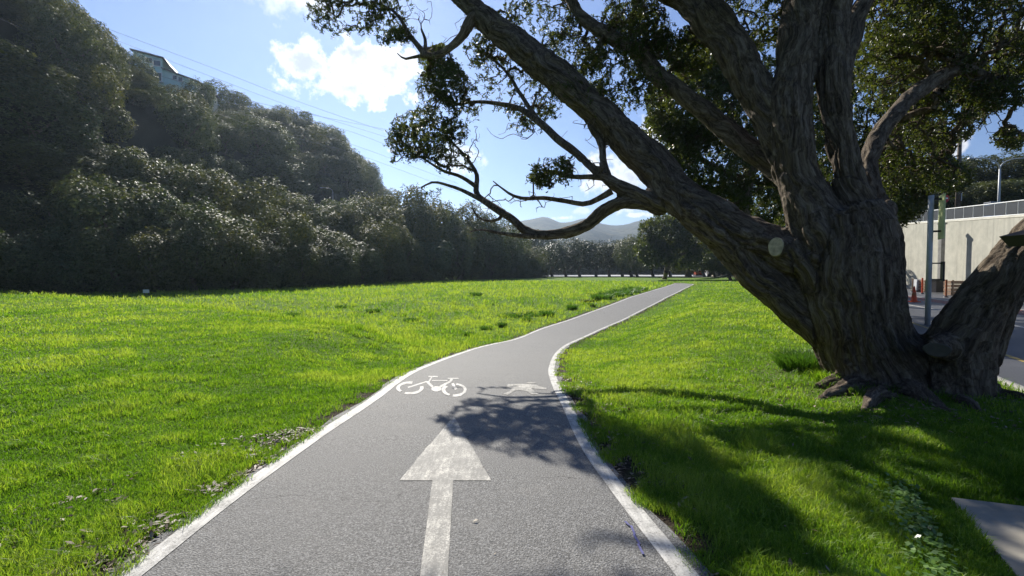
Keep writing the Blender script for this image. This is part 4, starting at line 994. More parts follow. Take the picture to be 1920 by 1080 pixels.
def build_verge():
    def sc(Ls, a, b): return [[(p, q, d * b / a, r) for p, q, d, r in L_] for L_ in Ls]
    verge_tree(1492, 22, sc([[(1392, 430, 15, 16), (1392, 380, 15, 14), (1405, 330, 15.2, 11), (1400, 270, 15.5, 8), (1370, 210, 15.7, 5)],
                          [(1390, 390, 15, 7), (1365, 388, 14.8, 4.5), (1335, 392, 14.6, 3), (1300, 388, 14.5, 2)],
                          [(1400, 340, 15.2, 9), (1330, 310, 15.3, 6), (1280, 270, 15.6, 4), (1240, 240, 15.8, 3)],
                          [(1405, 330, 15.2, 9), (1450, 260, 15.3, 6), (1480, 180, 15.5, 4)]], 15, 21),
               [(1300, 190, 92, 85, 21.5, 3.2, 1500, .42), (1255, 265, 62, 62, 22, 2.4, 900, .42), (1330, 310, 110, 62, 21.3, 2.8, 1100, .42), (1410, 200, 110, 110, 22, 3.2, 1400, .42), (1330, 100, 80, 60, 22.5, 3, 900, .42), (1500, 260, 90, 120, 22.5, 2.8, 900, .42), (1340, 375, 80, 34, 21, 2.2, 520, .43), (1430, 390, 60, 60, 22.5, 2.4, 600, .42)],
               'leafy tree with a pale sunlit trunk behind the big tree limbs', .155, 15, trunk_r=.34)
    verge_tree(1590, 26, [[(1560, 430, 26, 12), (1570, 340, 26, 9), (1590, 240, 26, 6), (1600, 150, 26, 3)], [(1565, 380, 26, 8), (1640, 300, 25.7, 5), (1720, 260, 25.5, 3)], [(1565, 360, 26, 7), (1680, 380, 25.5, 4), (1760, 330, 25.2, 2.5)]],
               [(1620, 160, 150, 130, 26, 3.5, 1700, .43), (1560, 330, 90, 90, 26.5, 3, 700, .43), (1700, 290, 100, 75, 25.6, 3, 1300, .42), (1665, 370, 75, 55, 25.5, 2.8, 800, .42), (1765, 190, 95, 80, 26, 3, 1000, .43), (1780, 330, 42, 36, 25.3, 2, 320, .43), (1830, 120, 90, 70, 26, 3, 500, .46)],
               'dense dark tree filling the gap behind the main trunk', .19, 14)
    verge_tree(1246, 104, [[(1250, 508, 100, 5), (1254, 470, 100, 4), (1262, 420, 100, 2.5)], [(1254, 490, 100, 4), (1235, 460, 98, 2.5), (1215, 430, 98, 1.5)], [(1254, 490, 100, 4), (1300, 465, 100, 2.5)]],
               [(1245, 435, 52, 36, 100, 5.4, 1100, .42), (1225, 468, 34, 30, 98, 4, 600, .42), (1275, 474, 46, 26, 100, 4.5, 600, .42), (1310, 425, 60, 42, 102, 5.4, 800, .42), (1375, 450, 60, 44, 104, 5, 700, .43)],
               'bushy tree with light flecked leaves standing where the path ends', .55, 10, .45)
    verge_tree(1340, 112, [[(1338, 512, 112, 2.6), (1330, 500, 112, 2), (1305, 494, 112, 1.3)], [(1336, 508, 112, 2), (1355, 496, 112, 1.3)]],
               [(1312, 491, 36, 10, 112, 3.2, 520, .4), (1345, 496, 24, 9, 112, 2.6, 260, .4)], 'low umbrella-shaped tree at the far end of the lawn', .5, 9, .3)
build_verge()
def more_verge():
    t = [(1372, 466, 90, 4.5), (1430, 440, 78, 5), (1500, 420, 60, 5), (1475, 350, 36, 4.2), (1590, 400, 34, 3.2)]
    for i, (px, py, d, r) in enumerate(t):
        place_tree('verge_tree', px, py, d, r, 'dark tree glimpsed between the big limbs, %s of those along the road' % o_(i), 'trees along the road verge', low=.15)
more_verge()

# ------------------------------------------------------------------ grass, litter, plants
def outside(x, y, m=.05):
    xl, xr = x_at(EL, y), x_at(ER, y)
    ok = ~((x > xl - m) & (x < xr + m) & (y < 73.5))
    ok &= ~(x > road_x(y) + .1); ok &= slab_mask(x, y) < .5
    ok &= hill(x, y) < .6; ok &= y < 158
    return ok
TP = np.array([5.3, 6.85])
def blades(name, x, y, h, w, lean, mt, rndv, label=None, cat=None, kind='stuff', z=None, seg2=True):
    n = len(x); z = H(x, y) - .008 if z is None else z
    a = rng.uniform(0, 2 * PI, n); s = np.stack([np.cos(a), np.sin(a), 0 * a], 1) * (w / 2)[:, None]
    b = rng.uniform(0, 2 * PI, n); ld = np.stack([np.cos(b), np.sin(b), 0 * b], 1) * (lean * h)[:, None]
    base = np.stack([x, y, z], 1); up = np.zeros((n, 3)); up[:, 2] = 1
    mid = base + ld * .35 + up * (h * .6)[:, None]; tip = base + ld + up * (h * (1 - .25 * lean))[:, None]
    v = np.stack([base - s, base + s, mid + s * .75, mid - s * .75, tip], 1).reshape(-1, 3)
    i = np.arange(n) * 5
    me = mesh_np(name, v, [np.stack([i, i + 1, i + 2, i + 3], 1), np.stack([i + 3, i + 2, i + 4], 1)], [mt], smooth=True, attrs={'rnd': np.repeat(rndv, 5)})
    return link(name, me, kind=kind, label=label, cat=cat)
def build_grass():
    n = 1150000
    u = rng.random(n); r0, r1 = 1.9, 95.; e = -.45
    r = (r0 ** e + u * (r1 ** e - r0 ** e)) ** (1 / e); a = rng.uniform(-math.radians(52), math.radians(52), n)
    x, y = r * np.sin(a), r * np.cos(a)
    dz = 1.
    patch = fbm(np.stack([x * .9, y * .9, 0 * x], -1), 3, 51); fine = fbm(np.stack([x * 4, y * 4, 0 * x], -1), 2, 61)
    xl, xr = x_at(EL, y), x_at(ER, y); de = np.where(x < .5 * (xl + xr), xl - x, x - xr)
    bare = (1 - sstep(de, .02, .4)) * .7 * sstep(fine, .35, .55) + sstep(fine, .52, .66) * (1 - sstep(de, .3, 2.2)) * .6
    dt = np.hypot(x - TP[0], (y - TP[1])); bare = np.maximum(bare, (1 - sstep(dt, 1.0, 2.4)) * .88)
    ok = outside(x, y, -.03) & (rng.random(n) > bare)
    x, y, r, patch, fine, de = [q[ok] for q in (x, y, r, patch, fine, de)]
    field = (x < xl[ok]) & (y > np.interp(x, [-60, -38, -17.6, -6.4, -1], [44, 35, 23.5, 15, 10]))
    h = (.032 + .038 * sstep(fine, .4, .7) + .03 * sstep(patch, .5, .7)) * rng.uniform(.6, 1.3, len(x))
    h = np.where(field, h * (1.0 + 1.3 * sstep(fine, .5, .66)), h); h = h * (1 + .012 * r)
    w = np.maximum(.0035, .00115 * r) * rng.uniform(.7, 1.3, len(x))
    lean = rng.uniform(.15, .9, len(x))
    big_ = fbm(np.stack([x * .22, y * .22, 0 * x], -1), 3, 151)
    rv = np.clip(.48 + .08 + 1.4 * (patch - .5) + .8 * (big_ - .5) + (rng.random(len(x)) < .03) * .5 + .8 * (fine - .5) + np.where(field, .12, 0) + rng.normal(0, .2, len(x)), 0, 1)
    print('GRASS', len(x))
    blades('grass', x, y, h, w, lean, M['grass'], rv, 'bright green lawn and field grass on both sides of the path', 'grass')
    # coarser tufts near the camera
    n = 1100; a = rng.uniform(-.95, .95, n); r = np.geomspace(1.9, 14, n) * rng.uniform(.9, 1.1, n); tx, ty = r * np.sin(a), r * np.cos(a)
    ok = outside(tx, ty, .05) & (fbm(np.stack([tx * .8, ty * .8, 0 * tx], -1), 2, 91) > .44); tx, ty, r = tx[ok], ty[ok], r[ok]
    k = np.repeat(np.arange(len(tx)), 34); sp = rng.normal(0, .035, (len(k), 2)) * rng.uniform(.7, 1.8, len(tx))[k][:, None]
    hh = (rng.uniform(.06, .13, len(tx)) * (1 - .35 * sstep(r, 3, 9)))[k] * rng.uniform(.6, 1.25, len(k))
    blades('grass_tufts', tx[k] + sp[:, 0], ty[k] + sp[:, 1], hh, np.maximum(.005, .0011 * r)[k], rng.uniform(.4, 1.3, len(k)), M['grass'], np.clip(.35 + .4 * rng.random(len(tx))[k] + rng.normal(0, .12, len(k)), 0, 1), 'long coarse grass blades growing in tufts across the near lawn', 'grass')
build_grass()
def foot_grass():
    n = 5200; a = rng.uniform(0, 2 * PI, n); cx = np.where(rng.random(n) < .5, 5.1, 5.85); r = np.abs(rng.normal(.95, .28, n))
    x = cx + np.cos(a) * r; y = 6.85 + np.sin(a) * r * .8 - .15; k = outside(x, y, .0) & (fbm(np.stack([x * 3, y * 3, 0 * x], -1), 2, 5) > .45); x, y = x[k], y[k]; m = len(x)
    blades('foot_grass', x, y, rng.uniform(.05, .19, m), np.full(m, .007), rng.uniform(.3, 1.2, m), M['grass'], np.clip(rng.normal(.35, .2, m), 0, 1), 'longer ragged grass growing round the foot of the big trunk', 'grass')
foot_grass()
def tussock(px, py, r, h, n, label, group=None, mt='rush', name='grass_tussock', cat='tussock'):
    w = march(px, py); x0, y0 = w; z0 = float(H(x0, y0))
    a = rng.uniform(0, 2 * PI, n); q = r * np.sqrt(rng.random(n)); x = q * np.cos(a); y = q * np.sin(a); d = np.hypot(x0, y0)
    hh = h * rng.uniform(.5, 1.15, n); s = rng.uniform(0, 2 * PI, n)
    base = np.stack([x, y, H(x0 + x, y0 + y) - z0 - .01], 1); out = np.stack([x / r, y / r, 0 * x], 1) * .7 + rng.normal(0, .3, (n, 3)) * [1, 1, 0]
    wd = max(.006, .0012 * d); sd = np.stack([np.cos(s), np.sin(s), 0 * s], 1) * wd / 2
    mid = base + out * (hh * .35)[:, None] + np.array([0, 0, 1]) * (hh * .65)[:, None]; tip = base + out * (hh * .95)[:, None] + np.array([0, 0, 1]) * (hh * .85)[:, None]
    v = np.stack([base - sd, base + sd, mid + sd * .8, mid - sd * .8, tip], 1).reshape(-1, 3); i = np.arange(n) * 5
    me = mesh_np(name, v, [np.stack([i, i + 1, i + 2, i + 3], 1), np.stack([i + 3, i + 2, i + 4], 1)], [M[mt]], attrs={'rnd': np.repeat(np.clip(rng.normal(.5, .25, n), 0, 1), 5)})
    return link(name, me, loc=(x0, y0, z0), label=label, cat=cat, group=group)
def build_plants():
    tussock(1515, 712, .42, .34, 2600, 'big blue-green tuft of long grass against the foot of the big trunk', mt='rush')
    tussock(1565, 728, .25, .2, 900, 'smaller ragged grass clump between the long tuft and the roots', mt='grass')
    k = 0
    for (px, py, r, h) in [(942, 613, .16, .3), (1028, 592, .3, .4), (988, 602, .25, .28), (1073, 580, .3, .4), (1110, 575, .2, .3), (880, 628, .22, .2), (912, 617, .25, .2), (545, 592, .5, .25), (700, 583, .4, .25), (893, 553, .5, .35), (640, 575, .4, .2), (770, 600, .35, .22)]:
        tussock(px, py, r, h, 220, 'small dark grass tussock, %s of those dotted over the rough field' % o_(k), 'tussocks in the rough field'); k += 1
    # rush bed and shallow water near the far bend
    for k, (px, py, rr) in enumerate([(1128, 560, .8), (1146, 556, 1.0), (1162, 553, 1.1), (1176, 549, 1.2), (1190, 545, 1.3)]):
        tussock(px, py, rr, .5, 420, 'dark green rush clump beside the puddle, %s from the left' % o_(k), 'rushes beside the puddle', cat='rushes', name='rush_clump')
    for k, (px, py) in enumerate([(960, 592), (985, 591), (1010, 589)]):
        tussock(px, py, .8, .22, 360, 'low dark patch of coarse grass in mid field, %s from the left' % o_(k), 'coarse grass patches in mid field')
    c = [march(*q) for q in ((1080, 566), (1105, 567), (1130, 563), (1120, 559), (1096, 560))]
    z = max(float(H(*p)) for p in c) + .02
    mb = MB(); pts = [(p[0], p[1], z) for p in c]; mb.poly(pts); mb.build('puddle', M['water'], kind='structure')
    # leaf litter along the path edges
    n = 8000; side = rng.random(n) < .68; y = np.where(side, 1.6 + 3.2 * rng.random(n) ** 1.7, rng.uniform(1.6, 9, n)); o = np.abs(rng.normal(0, 1, n)) * np.where(side, np.clip(1.3 - .22 * y, .15, .8), .4) + .02
    x = np.where(side, x_at(EL, y) - o, x_at(ER, y) + o * .9)
    keep = outside(x, y, 0) & (fbm(np.stack([x * 2.2, y * 2.2, 0 * x], -1), 2, 15) > .42); x, y = x[keep], y[keep]
    n2 = 4200; x2 = TP[0] + rng.normal(0, 1.6, n2); y2 = TP[1] - .6 + rng.normal(0, 1.3, n2); k2 = outside(x2, y2, 0); x = np.concatenate([x, x2[k2]]); y = np.concatenate([y, y2[k2]])
    n3 = 60; y3 = rng.uniform(2, 12, n3); x3 = x_at(EL, y3) + rng.uniform(.05, .95, n3) * (x_at(ER, y3) - x_at(EL, y3))
    zz = np.concatenate([H(x, y) + rng.uniform(.004, .03, len(x)), zp(y3) + .024]); x = np.concatenate([x, x3]); y = np.concatenate([y, y3])
    m = len(x); d = rand_unit(m) * [1, 1, .25]; nr = rand_unit(m) * .45 + np.array([0, 0, 1]); L_ = rng.uniform(.025, .07, m); L_[-n3:] *= .45
    v, f = diamond_leaves(np.stack([x, y, zz], 1), d, nr, L_, L_ * .38, .1)
    link('leaf_litter', mesh_np('leaf_litter', v, [f], [M['litter']], smooth=False, attrs={'rnd': np.repeat(rng.random(m), 4)}), kind='stuff', label='dry brown and silvery fallen leaves scattered along the path edges', cat='fallen leaves')
    # round-leaved weeds beside the concrete slab
    n = 900; t = rng.random(n); a0, b0 = np.array([2.95, 3.5]), np.array([2.05, 2.0]); x = a0[0] + (b0[0] - a0[0]) * t - np.abs(rng.normal(0, .17, n)) * (rng.random(n)); y = a0[1] + (b0[1] - a0[1]) * t + rng.normal(0, .05, n)
    k = (slab_mask(x, y) < .5); x, y = x[k], y[k]; m = len(x)
    d = rand_unit(m) * [1, 1, .3]; v, f = diamond_leaves(np.stack([x, y, rng.uniform(.01, .07, m)], 1), d, rand_unit(m) * .4 + np.array([0, 0, 1]), rng.uniform(.02, .045, m), .03)
    link('ground_cover', mesh_np('ground_cover', v, [f], [M['ground_cover']], smooth=False, attrs={'rnd': np.repeat(rng.random(m), 4)}), kind='stuff', label='small round-leaved weeds along the edge of the concrete slab', cat='weeds')
    # single pale leaf lying on the asphalt
    w = march(886, 987); v, f = diamond_leaves(np.array([[0, 0, .0]]), np.array([[.8, .3, .1]]), np.array([[.2, .1, 1]]), .04, .02, .25)
    link('fallen_leaf', mesh_np('fallen_leaf', v, [f], [M['litter']], attrs={'rnd': np.ones(4)}), loc=(w[0], w[1], .022), label='single pale curled leaf lying on the path right of the arrow shaft', cat='leaf')
build_plants()

# ------------------------------------------------------------------ street furniture, wall, house, wires
def street_lamp(base, h, arms, r, label, group=None, arm=2.2, name='street_lamp'):
    t = empty(name, base, label, 'street lamp', group)
    MB().tube([(0, 0, -.3), (0, 0, h * .5), (0, 0, h - arm * .55)], [r * 1.3, r, r * .8], 10).build('pole', M['galv'], t, smooth=True)
    for s in arms:
        pts = [(0, 0, h - arm * .58)] + [(s * arm * (1 - math.cos(a)), 0, h - arm * .55 + arm * .55 * math.sin(a)) for a in np.linspace(.15, PI / 2, 7)]
        pts.append((s * arm * 1.35, 0, h + .06)); a_ = MB().tube(pts, r * .55, 8).build('arm', M['galv'], t, smooth=True)
        MB().box((s * arm * 1.55, 0, h + .02), (arm * .35, .26, .14), taper=.7).build('lamp_head', M['galv'], a_)
    return t
def build_street():
    # retaining wall
    pA, pB = P(1560, 515, 60), P(1690, 515, 50); pC = P(1990, 515, 31)
    pts = [np.array([P(1600, 520, 62)[0], 62.]), np.array([P(1690, 520, 52)[0], 52.]), np.array([P(1800, 520, 42)[0], 42.]), np.array([P(1920, 520, 34.5)[0], 34.5]), np.array([P(2080, 520, 27)[0], 27.])]
    tops = [P(1600, 430, 62)[2], P(1690, 423, 52)[2], P(1800, 416, 42)[2], P(1920, 408, 34.5)[2], P(2080, 400, 27)[2]]
    c = catmull([list(p) + [t] for p, t in zip(pts, tops)], 6)
    wall = empty('retaining_wall', (c[0][0], c[0][1], 0), 'tall streaked concrete retaining wall curving behind the road', 'wall')
    o = np.array([c[0][0], c[0][1], 0]); n2 = normals2(c[:, :2])
    def ribbon(off0, z0, off1, z1):
        return
    V = []
    for i, p in enumerate(c):
        q0 = p[:2] + n2[i] * 0; q1 = p[:2] - n2[i] * .5
        V += [(q0[0], q0[1], -.4), (q0[0], q0[1], p[2]), (q1[0], q1[1], p[2]), (q1[0], q1[1], -.4)]
    V = np.array(V) - o; F_ = []
    for i in range(len(c) - 1):
        for j in range(4): F_.append((i * 4 + j, (i + 1) * 4 + j, (i + 1) * 4 + (j + 1) % 4, i * 4 + (j + 1) % 4))
    F_.append((0, 1, 2, 3)); F_.append(tuple((len(c) - 1) * 4 + j for j in (3, 2, 1, 0)))
    MB().add(V, F_).build('wall_face', M['wall_concrete'], wall)
    # coping and vertical ribs (joints)
    # all offset towards the road side by the sign of the normal
    sgn = 1 if np.dot(n2[3], -c[3][:2]) > 0 else -1
    mb = MB(); mb.tube([(p[0] + sgn * n2[i][0] * .02 - o[0], p[1] + sgn * n2[i][1] * .02 - o[1], p[2] + .06) for i, p in enumerate(c)], .17, 4); mb.build('coping', M['wall_concrete'], wall)
    s = np.concatenate([[0], np.cumsum(np.linalg.norm(np.diff(c[:, :2], axis=0), axis=1))]); L_ = s[-1]
    def at(q): return np.array([np.interp(q, s, c[:, k]) for k in range(3)]), np.array([np.interp(q, s, n2[:, k]) for k in (0, 1)]) * sgn
    q = 1.2
    while q < L_:
        p, nn = at(q); ang = math.atan2(nn[1], nn[0])
        MB().box((p[0] + nn[0] * .012 - o[0], p[1] + nn[1] * .012 - o[1], (p[2] - .4) / 2), (.03, .05, p[2] - .1), rz=ang).build('joint_strip', M['kerb'], wall); q += 2.4
    for zz in (1.75, 3.45):
        jj = [i for i in range(len(c)) if c[i][2] > zz + .8]
        MB().tube([(c[i][0] + sgn * n2[i][0] * .01 - o[0], c[i][1] + sgn * n2[i][1] * .01 - o[1], zz) for i in jj], .03, 4).build('joint_strip', M['kerb'], wall)
    # railing on top of the wall
    rl = empty('railing', (c[0][0], c[0][1], c[0][2]), 'pale metal railing with dark mesh panels along the top of the retaining wall', 'railing'); oo = np.array([c[0][0], c[0][1], c[0][2]])
    rp = np.array([[p[0] - sgn * n2[i][0] * .15, p[1] - sgn * n2[i][1] * .15, p[2]] for i, p in enumerate(c)]) - oo
    MB().tube(rp + [0, 0, 1.28], .045, 6).build('top_rail', M['rail_white'], rl); MB().tube(rp + [0, 0, .26], .04, 6).build('bottom_rail', M['rail_white'], rl)
    q = .3
    while q < L_ - 1:
        p, nn = at(q); p2, _ = at(min(q + 1.35, L_)); a0 = p - oo; a1 = p2 - oo; a0[:2] -= nn * .15; a1[:2] -= nn * .15
        MB().tube([(a0[0], a0[1], a0[2]), (a0[0], a0[1], a0[2] + 1.28)], .035, 6).build('post', M['rail_white'], rl)
        d = (a1 - a0); b0, b1 = a0 + d * .06, a0 + d * .94
        mp = MB(); mp.add([(b0[0], b0[1], b0[2] + .34), (b1[0], b1[1], b1[2] + .34), (b1[0], b1[1], b1[2] + 1.2), (b0[0], b0[1], b0[2] + 1.2),
                           (b0[0] + nn[0] * .02, b0[1] + nn[1] * .02, b0[2] + .34), (b1[0] + nn[0] * .02, b1[1] + nn[1] * .02, b1[2] + .34), (b1[0] + nn[0] * .02, b1[1] + nn[1] * .02, b1[2] + 1.2), (b0[0] + nn[0] * .02, b0[1] + nn[1] * .02, b0[2] + 1.2)],
                          [(0, 1, 2, 3), (4, 7, 6, 5), (0, 4, 5, 1), (2, 6, 7, 3)]); mp.build('mesh_panel', M['mesh_panel'], rl)
        q += 1.35
    # bus stop style post with a sign seen edge on
    b = P(1739, 606, 15.3); b[2] = -.1
    t = empty('sign_post', b, 'pale steel post with two edge-on signs at the road edge behind the trunk', 'sign post', rz=-math.atan(.88) + .2)
    MB().tube([(0, 0, -.1), (0, 0, 4.15)], .075, 14).build('pole', M['galv'], t, smooth=True)
    MB().box((.27, 0, 3.45), (.035, .62, 1.4)).build('sign_panel', M['sign_back'], t)
    MB().box((.15, 0, 4.02), (.26, .05, .06)).box((.15, 0, 3.0), (.26, .05, .06)).build('bracket', M['dark_metal'], t)
    MB().box((.33, 0, 1.72), (.05, .3, .62)).build('timetable_case', M['dark_metal'], t); MB().box((.18, 0, 1.98), (.26, .04, .04)).box((.18, 0, 1.46), (.26, .04, .04)).build('bracket', M['dark_metal'], t)
    # no entry sign on the bridge above the wall
    e = P(1768, 372, 50); base = P(1770, 420, 50)
    ne = empty('no_entry_sign', (base[0], base[1], base[2]), 'round red no-entry sign on a thin post above the wall', 'road sign')
    hh = e[2] - base[2]
    MB().tube([(0, .04, -.5), (0, .04, hh + .3)], .05, 8).build('post', M['galv'], ne, smooth=True)
    disc = MB(); disc.add([(.48 * math.cos(a), 0, hh + .48 * math.sin(a)) for a in np.linspace(0, 2 * PI, 28, endpoint=False)] + [(.48 * math.cos(a), .03, hh + .48 * math.sin(a)) for a in np.linspace(0, 2 * PI, 28, endpoint=False)],
                          [tuple(range(28)), tuple(range(28, 56))[::-1]] + [(i, (i + 1) % 28 + 0, (i + 1) % 28 + 28, i + 28) for i in range(28)]); dd = disc.build('disc', M['sign_red'], ne)
    MB().box((0, -.012, hh), (.66, .012, .15)).build('bar', M['white_plastic'], dd)
    # utility pole
    b = P(1795, 410, 54); top = P(1803, 225, 54)
    up = empty('utility_pole', (b[0], b[1], b[2] - 1.5), 'tall dark wooden utility pole with a pale conduit, above the wall', 'utility pole')
    MB().tube([(0, 0, 0), (.0, 0, top[2] - b[2] + 1.5)], [.26, .17], 10).build('pole', M['wood_post'], up, smooth=True)
    MB().tube([(.28, -.1, 3.5), (.32, -.1, 5.5), (.26, -.1, 6.3), (.12, -.1, 6.6)], .06, 6).build('conduit', M['galv'], up)
    MB().box((0, -.1, top[2] - b[2] + .7), (2.2, .14, .14)).build('crossarm', M['wood_post'], up)
    # double lamp
    b = P(1872, 400, 48); top = P(1872, 298, 48)
    street_lamp((b[0], b[1], b[2] - 2), top[2] - b[2] + 2, (-1, 1), .11, 'grey street lamp with two curved arms above the retaining wall', arm=1.9)
    # lamps on the left
    for px, py, d, lab, arms in ((624, 352, 108, 'single curved street lamp poking above the wood in front of the hill', (-1,)), (742, 366, 150, 'single curved street lamp standing against the sky behind the wood', (-1,))):
        tp = P(px, py, d); gz = float(H(tp[0], tp[1])); street_lamp((tp[0], tp[1], gz), tp[2] - gz, arms, .07 * d / 108, lab, 'lamps behind the wood', arm=1.7 * d / 108)
    # traffic cone
    b = P(1714, 557, 27); b[2] = -.11
    cn = empty('traffic_cone', b, 'orange traffic cone standing alone on the road left of the sign post', 'traffic cone')
    MB().lathe([(.17, .04), (.15, .07), (.03, .9), (.0, .9)], (0, 0, 0), 20).build('cone', M['orange'], cn, smooth=True); MB().box((0, 0, .02), (.44, .44, .05)).build('base', M['orange'], cn)
    MB().lathe([(.112, .38), (.086, .55)], (0, 0, 0), 20, cap=False).build('sleeve', M['dull_orange'], cn)
    # marker posts and site clutter at the wall foot
    for i, (px, d, col, hh, lab) in enumerate(((1696, 44, 'pallet', 1.1, 'brown marker post at the wall foot, farthest left'), (1711, 40, 'pallet', 1.15, 'brown marker post directly behind the traffic cone'), (1729, 37, 'orange', 1.25, 'bright orange marker post in front of the white barrier'), (1774, 32, 'dull_orange', 1.2, 'rusty marker post between the dark bin and the timber crate'))):
        b = P(px, 548, d); b[2] = -.11
        t = empty('marker_post', b, lab, 'marker post', 'marker posts along the wall foot'); MB().tube([(0, 0, 0), (0, 0, hh)], .055, 8).build('post', M[col], t); MB().lathe([(.16, 0), (.13, .05), (.07, .09)], (0, 0, 0), 12).build('base', M['dark_metal'], t)
    b = P(1722, 545, 41); b[2] = -.11
    wb = empty('barrier', b, 'white plastic barrier standing on the road against the wall', 'barrier'); MB().box((0, 0, .55), (.75, .4, 1.05), taper=.75).build('body', M['white_plastic'], wb); MB().box((0, -.1, .07), (.95, .6, .12)).build('base', M['dark_metal'], wb)
    b = P(1738, 545, 40.5); b[2] = -.11
    cr = empty('crate', b, 'brown timber crate between the white barrier and the sign post', 'crate', 'timber crates at the wall foot')
    for z in (.15, .4, .65, .9): MB().box((0, 0, z), (.95, .6, .2)).build('board', M['pallet'], cr)
    for sx in (-.4, .4): MB().box((sx, -.33, .52), (.09, .05, 1.05)).build('batten', M['pallet'], cr)
    b = P(1790, 546, 34.5); b[2] = -.11
    cr = empty('crate', b, 'pale timber crate at the wall foot beside the leaning stem', 'crate', 'timber crates at the wall foot')
    for z in (.15, .42, .69, .96): MB().box((0, 0, z), (1.1, .6, .22)).build('board', M['pallet'], cr)
    for sx in (-.45, .45): MB().box((sx, -.33, .56), (.09, .05, 1.15)).build('batten', M['pallet'], cr)
    b = P(1756, 546, 38); b[2] = -.11
    bn = empty('wheelie_bin', b, 'dark grey bin at the wall foot behind the sign post', 'bin'); MB().box((0, 0, .55), (.62, .62, .95), taper=1.15).build('body', M['dark_metal'], bn); MB().box((0, .0, 1.07), (.78, .78, .08)).build('lid', M['dark_metal'], bn)
    # pillar in front of the wall
    b = P(1763, 545, 42); b[2] = -.4
    t = empty('concrete_pillar', b, 'grey vertical drainpipe column fixed against the retaining wall', 'pillar'); MB().box((0, 0, 3.2), (.34, .3, 6.0)).build('shaft', M['kerb'], t); MB().box((0, 0, 6.26), (.5, .45, .14)).build('cap', M['kerb'], t)
    # blue cabinet above the wall
    b = P(1862, 405, 44); bl = empty('cabinet', (b[0], b[1], b[2] - .6), 'pale blue roadside cabinet behind the railing', 'cabinet'); MB().box((0, 0, .95), (1.1, .6, 1.7)).build('body', M['blue_box'], bl); MB().box((0, 0, 1.84), (1.2, .7, .07)).build('roof', M['galv'], bl)
    # hooded dark post cut by the right edge of the frame
    hp = empty('litter_bin', (3.97, 3.2, 0), 'tall dark litter bin with an overhanging hood at the right edge', 'litter bin')
    MB().box((.13, 0, .75), (.55, .5, 1.6)).build('body', M['dark_metal'], hp)
    MB().add([(-.22, -.38, 1.79), (.58, -.38, 1.83), (.58, .38, 1.83), (-.22, .38, 1.79), (-.26, -.42, 1.87), (.62, -.42, 1.91), (.62, .42, 1.91), (-.26, .42, 1.87), (-.05, -.15, 1.98), (.3, -.15, 2.0), (.3, .15, 2.0), (-.05, .15, 1.98)],
             [(0, 3, 2, 1), (0, 1, 5, 4), (1, 2, 6, 5), (2, 3, 7, 6), (3, 0, 4, 7), (4, 5, 9, 8), (5, 6, 10, 9), (6, 7, 11, 10), (7, 4, 8, 11), (8, 9, 10, 11)]).build('hood', M['dark_metal'], hp)
    for sx in (-.1, .36): MB().box((sx, 0, 1.67), (.06, .4, .26)).build('hood_support', M['dark_metal'], hp)
    # small sign at the foot of the wood
    b = P(274, 552, 40); gz = float(H(b[0], b[1])); s = empty('notice_board', (b[0], b[1], gz), 'small blank pale board on two legs in the shade at the foot of the wood', 'notice board')
    MB().box((0, 0, P(0, 546, 40)[2] - gz), (.5, .05, .28)).build('board', M['white_plastic'], s)
    for sx in (-.18, .18): MB().box((sx, .05, .35), (.06, .05, P(0, 546, 40)[2] - gz)).build('leg', M['wood_post'], s)
    # orange machine and site fence beyond the field
    b = P(1311, 517, 172); d = empty('excavator', (b[0], b[1], .08), 'orange digger parked beyond the trunks at the far end of the lawn', 'digger')
    MB().box((0, 0, 1.1), (3.2, 2.2, 1.3)).build('body', M['orange'], d); MB().box((-.5, 0, 2.3), (1.4, 1.6, 1.2), taper=.85).build('cab', M['glass'], d); MB().box((0, 0, .35), (3.6, 2.4, .55)).build('track', M['dark_metal'], d)
    MB().tube([(1.2, 0, 1.4), (2.6, 0, 3.2), (4.0, 0, 2.2)], .22, 6).build('arm', M['orange'], d)
    for i, (px, d_, w, m_) in enumerate(((1350, 170, 5, 'house_tan'), (1332, 178, 3.5, 'white_plastic'))):
        b = P(px, 517, d_); t = empty('site_hut', (b[0], b[1], .08), ('tan' if i == 0 else 'white') + ' flat-roofed site hut beyond the far trunks', 'hut', 'huts beyond the field'); MB().box((0, 0, 1.3), (w, 2.4, 2.5)).build('wall', M[m_], t); MB().box((0, 0, 2.62), (w + .3, 2.7, .13)).build('roof', M['roof'], t)
        MB().box((-.8, -1.22, 1.1), (.8, .05, 2)).build('door', M['roof'], t)
build_street()
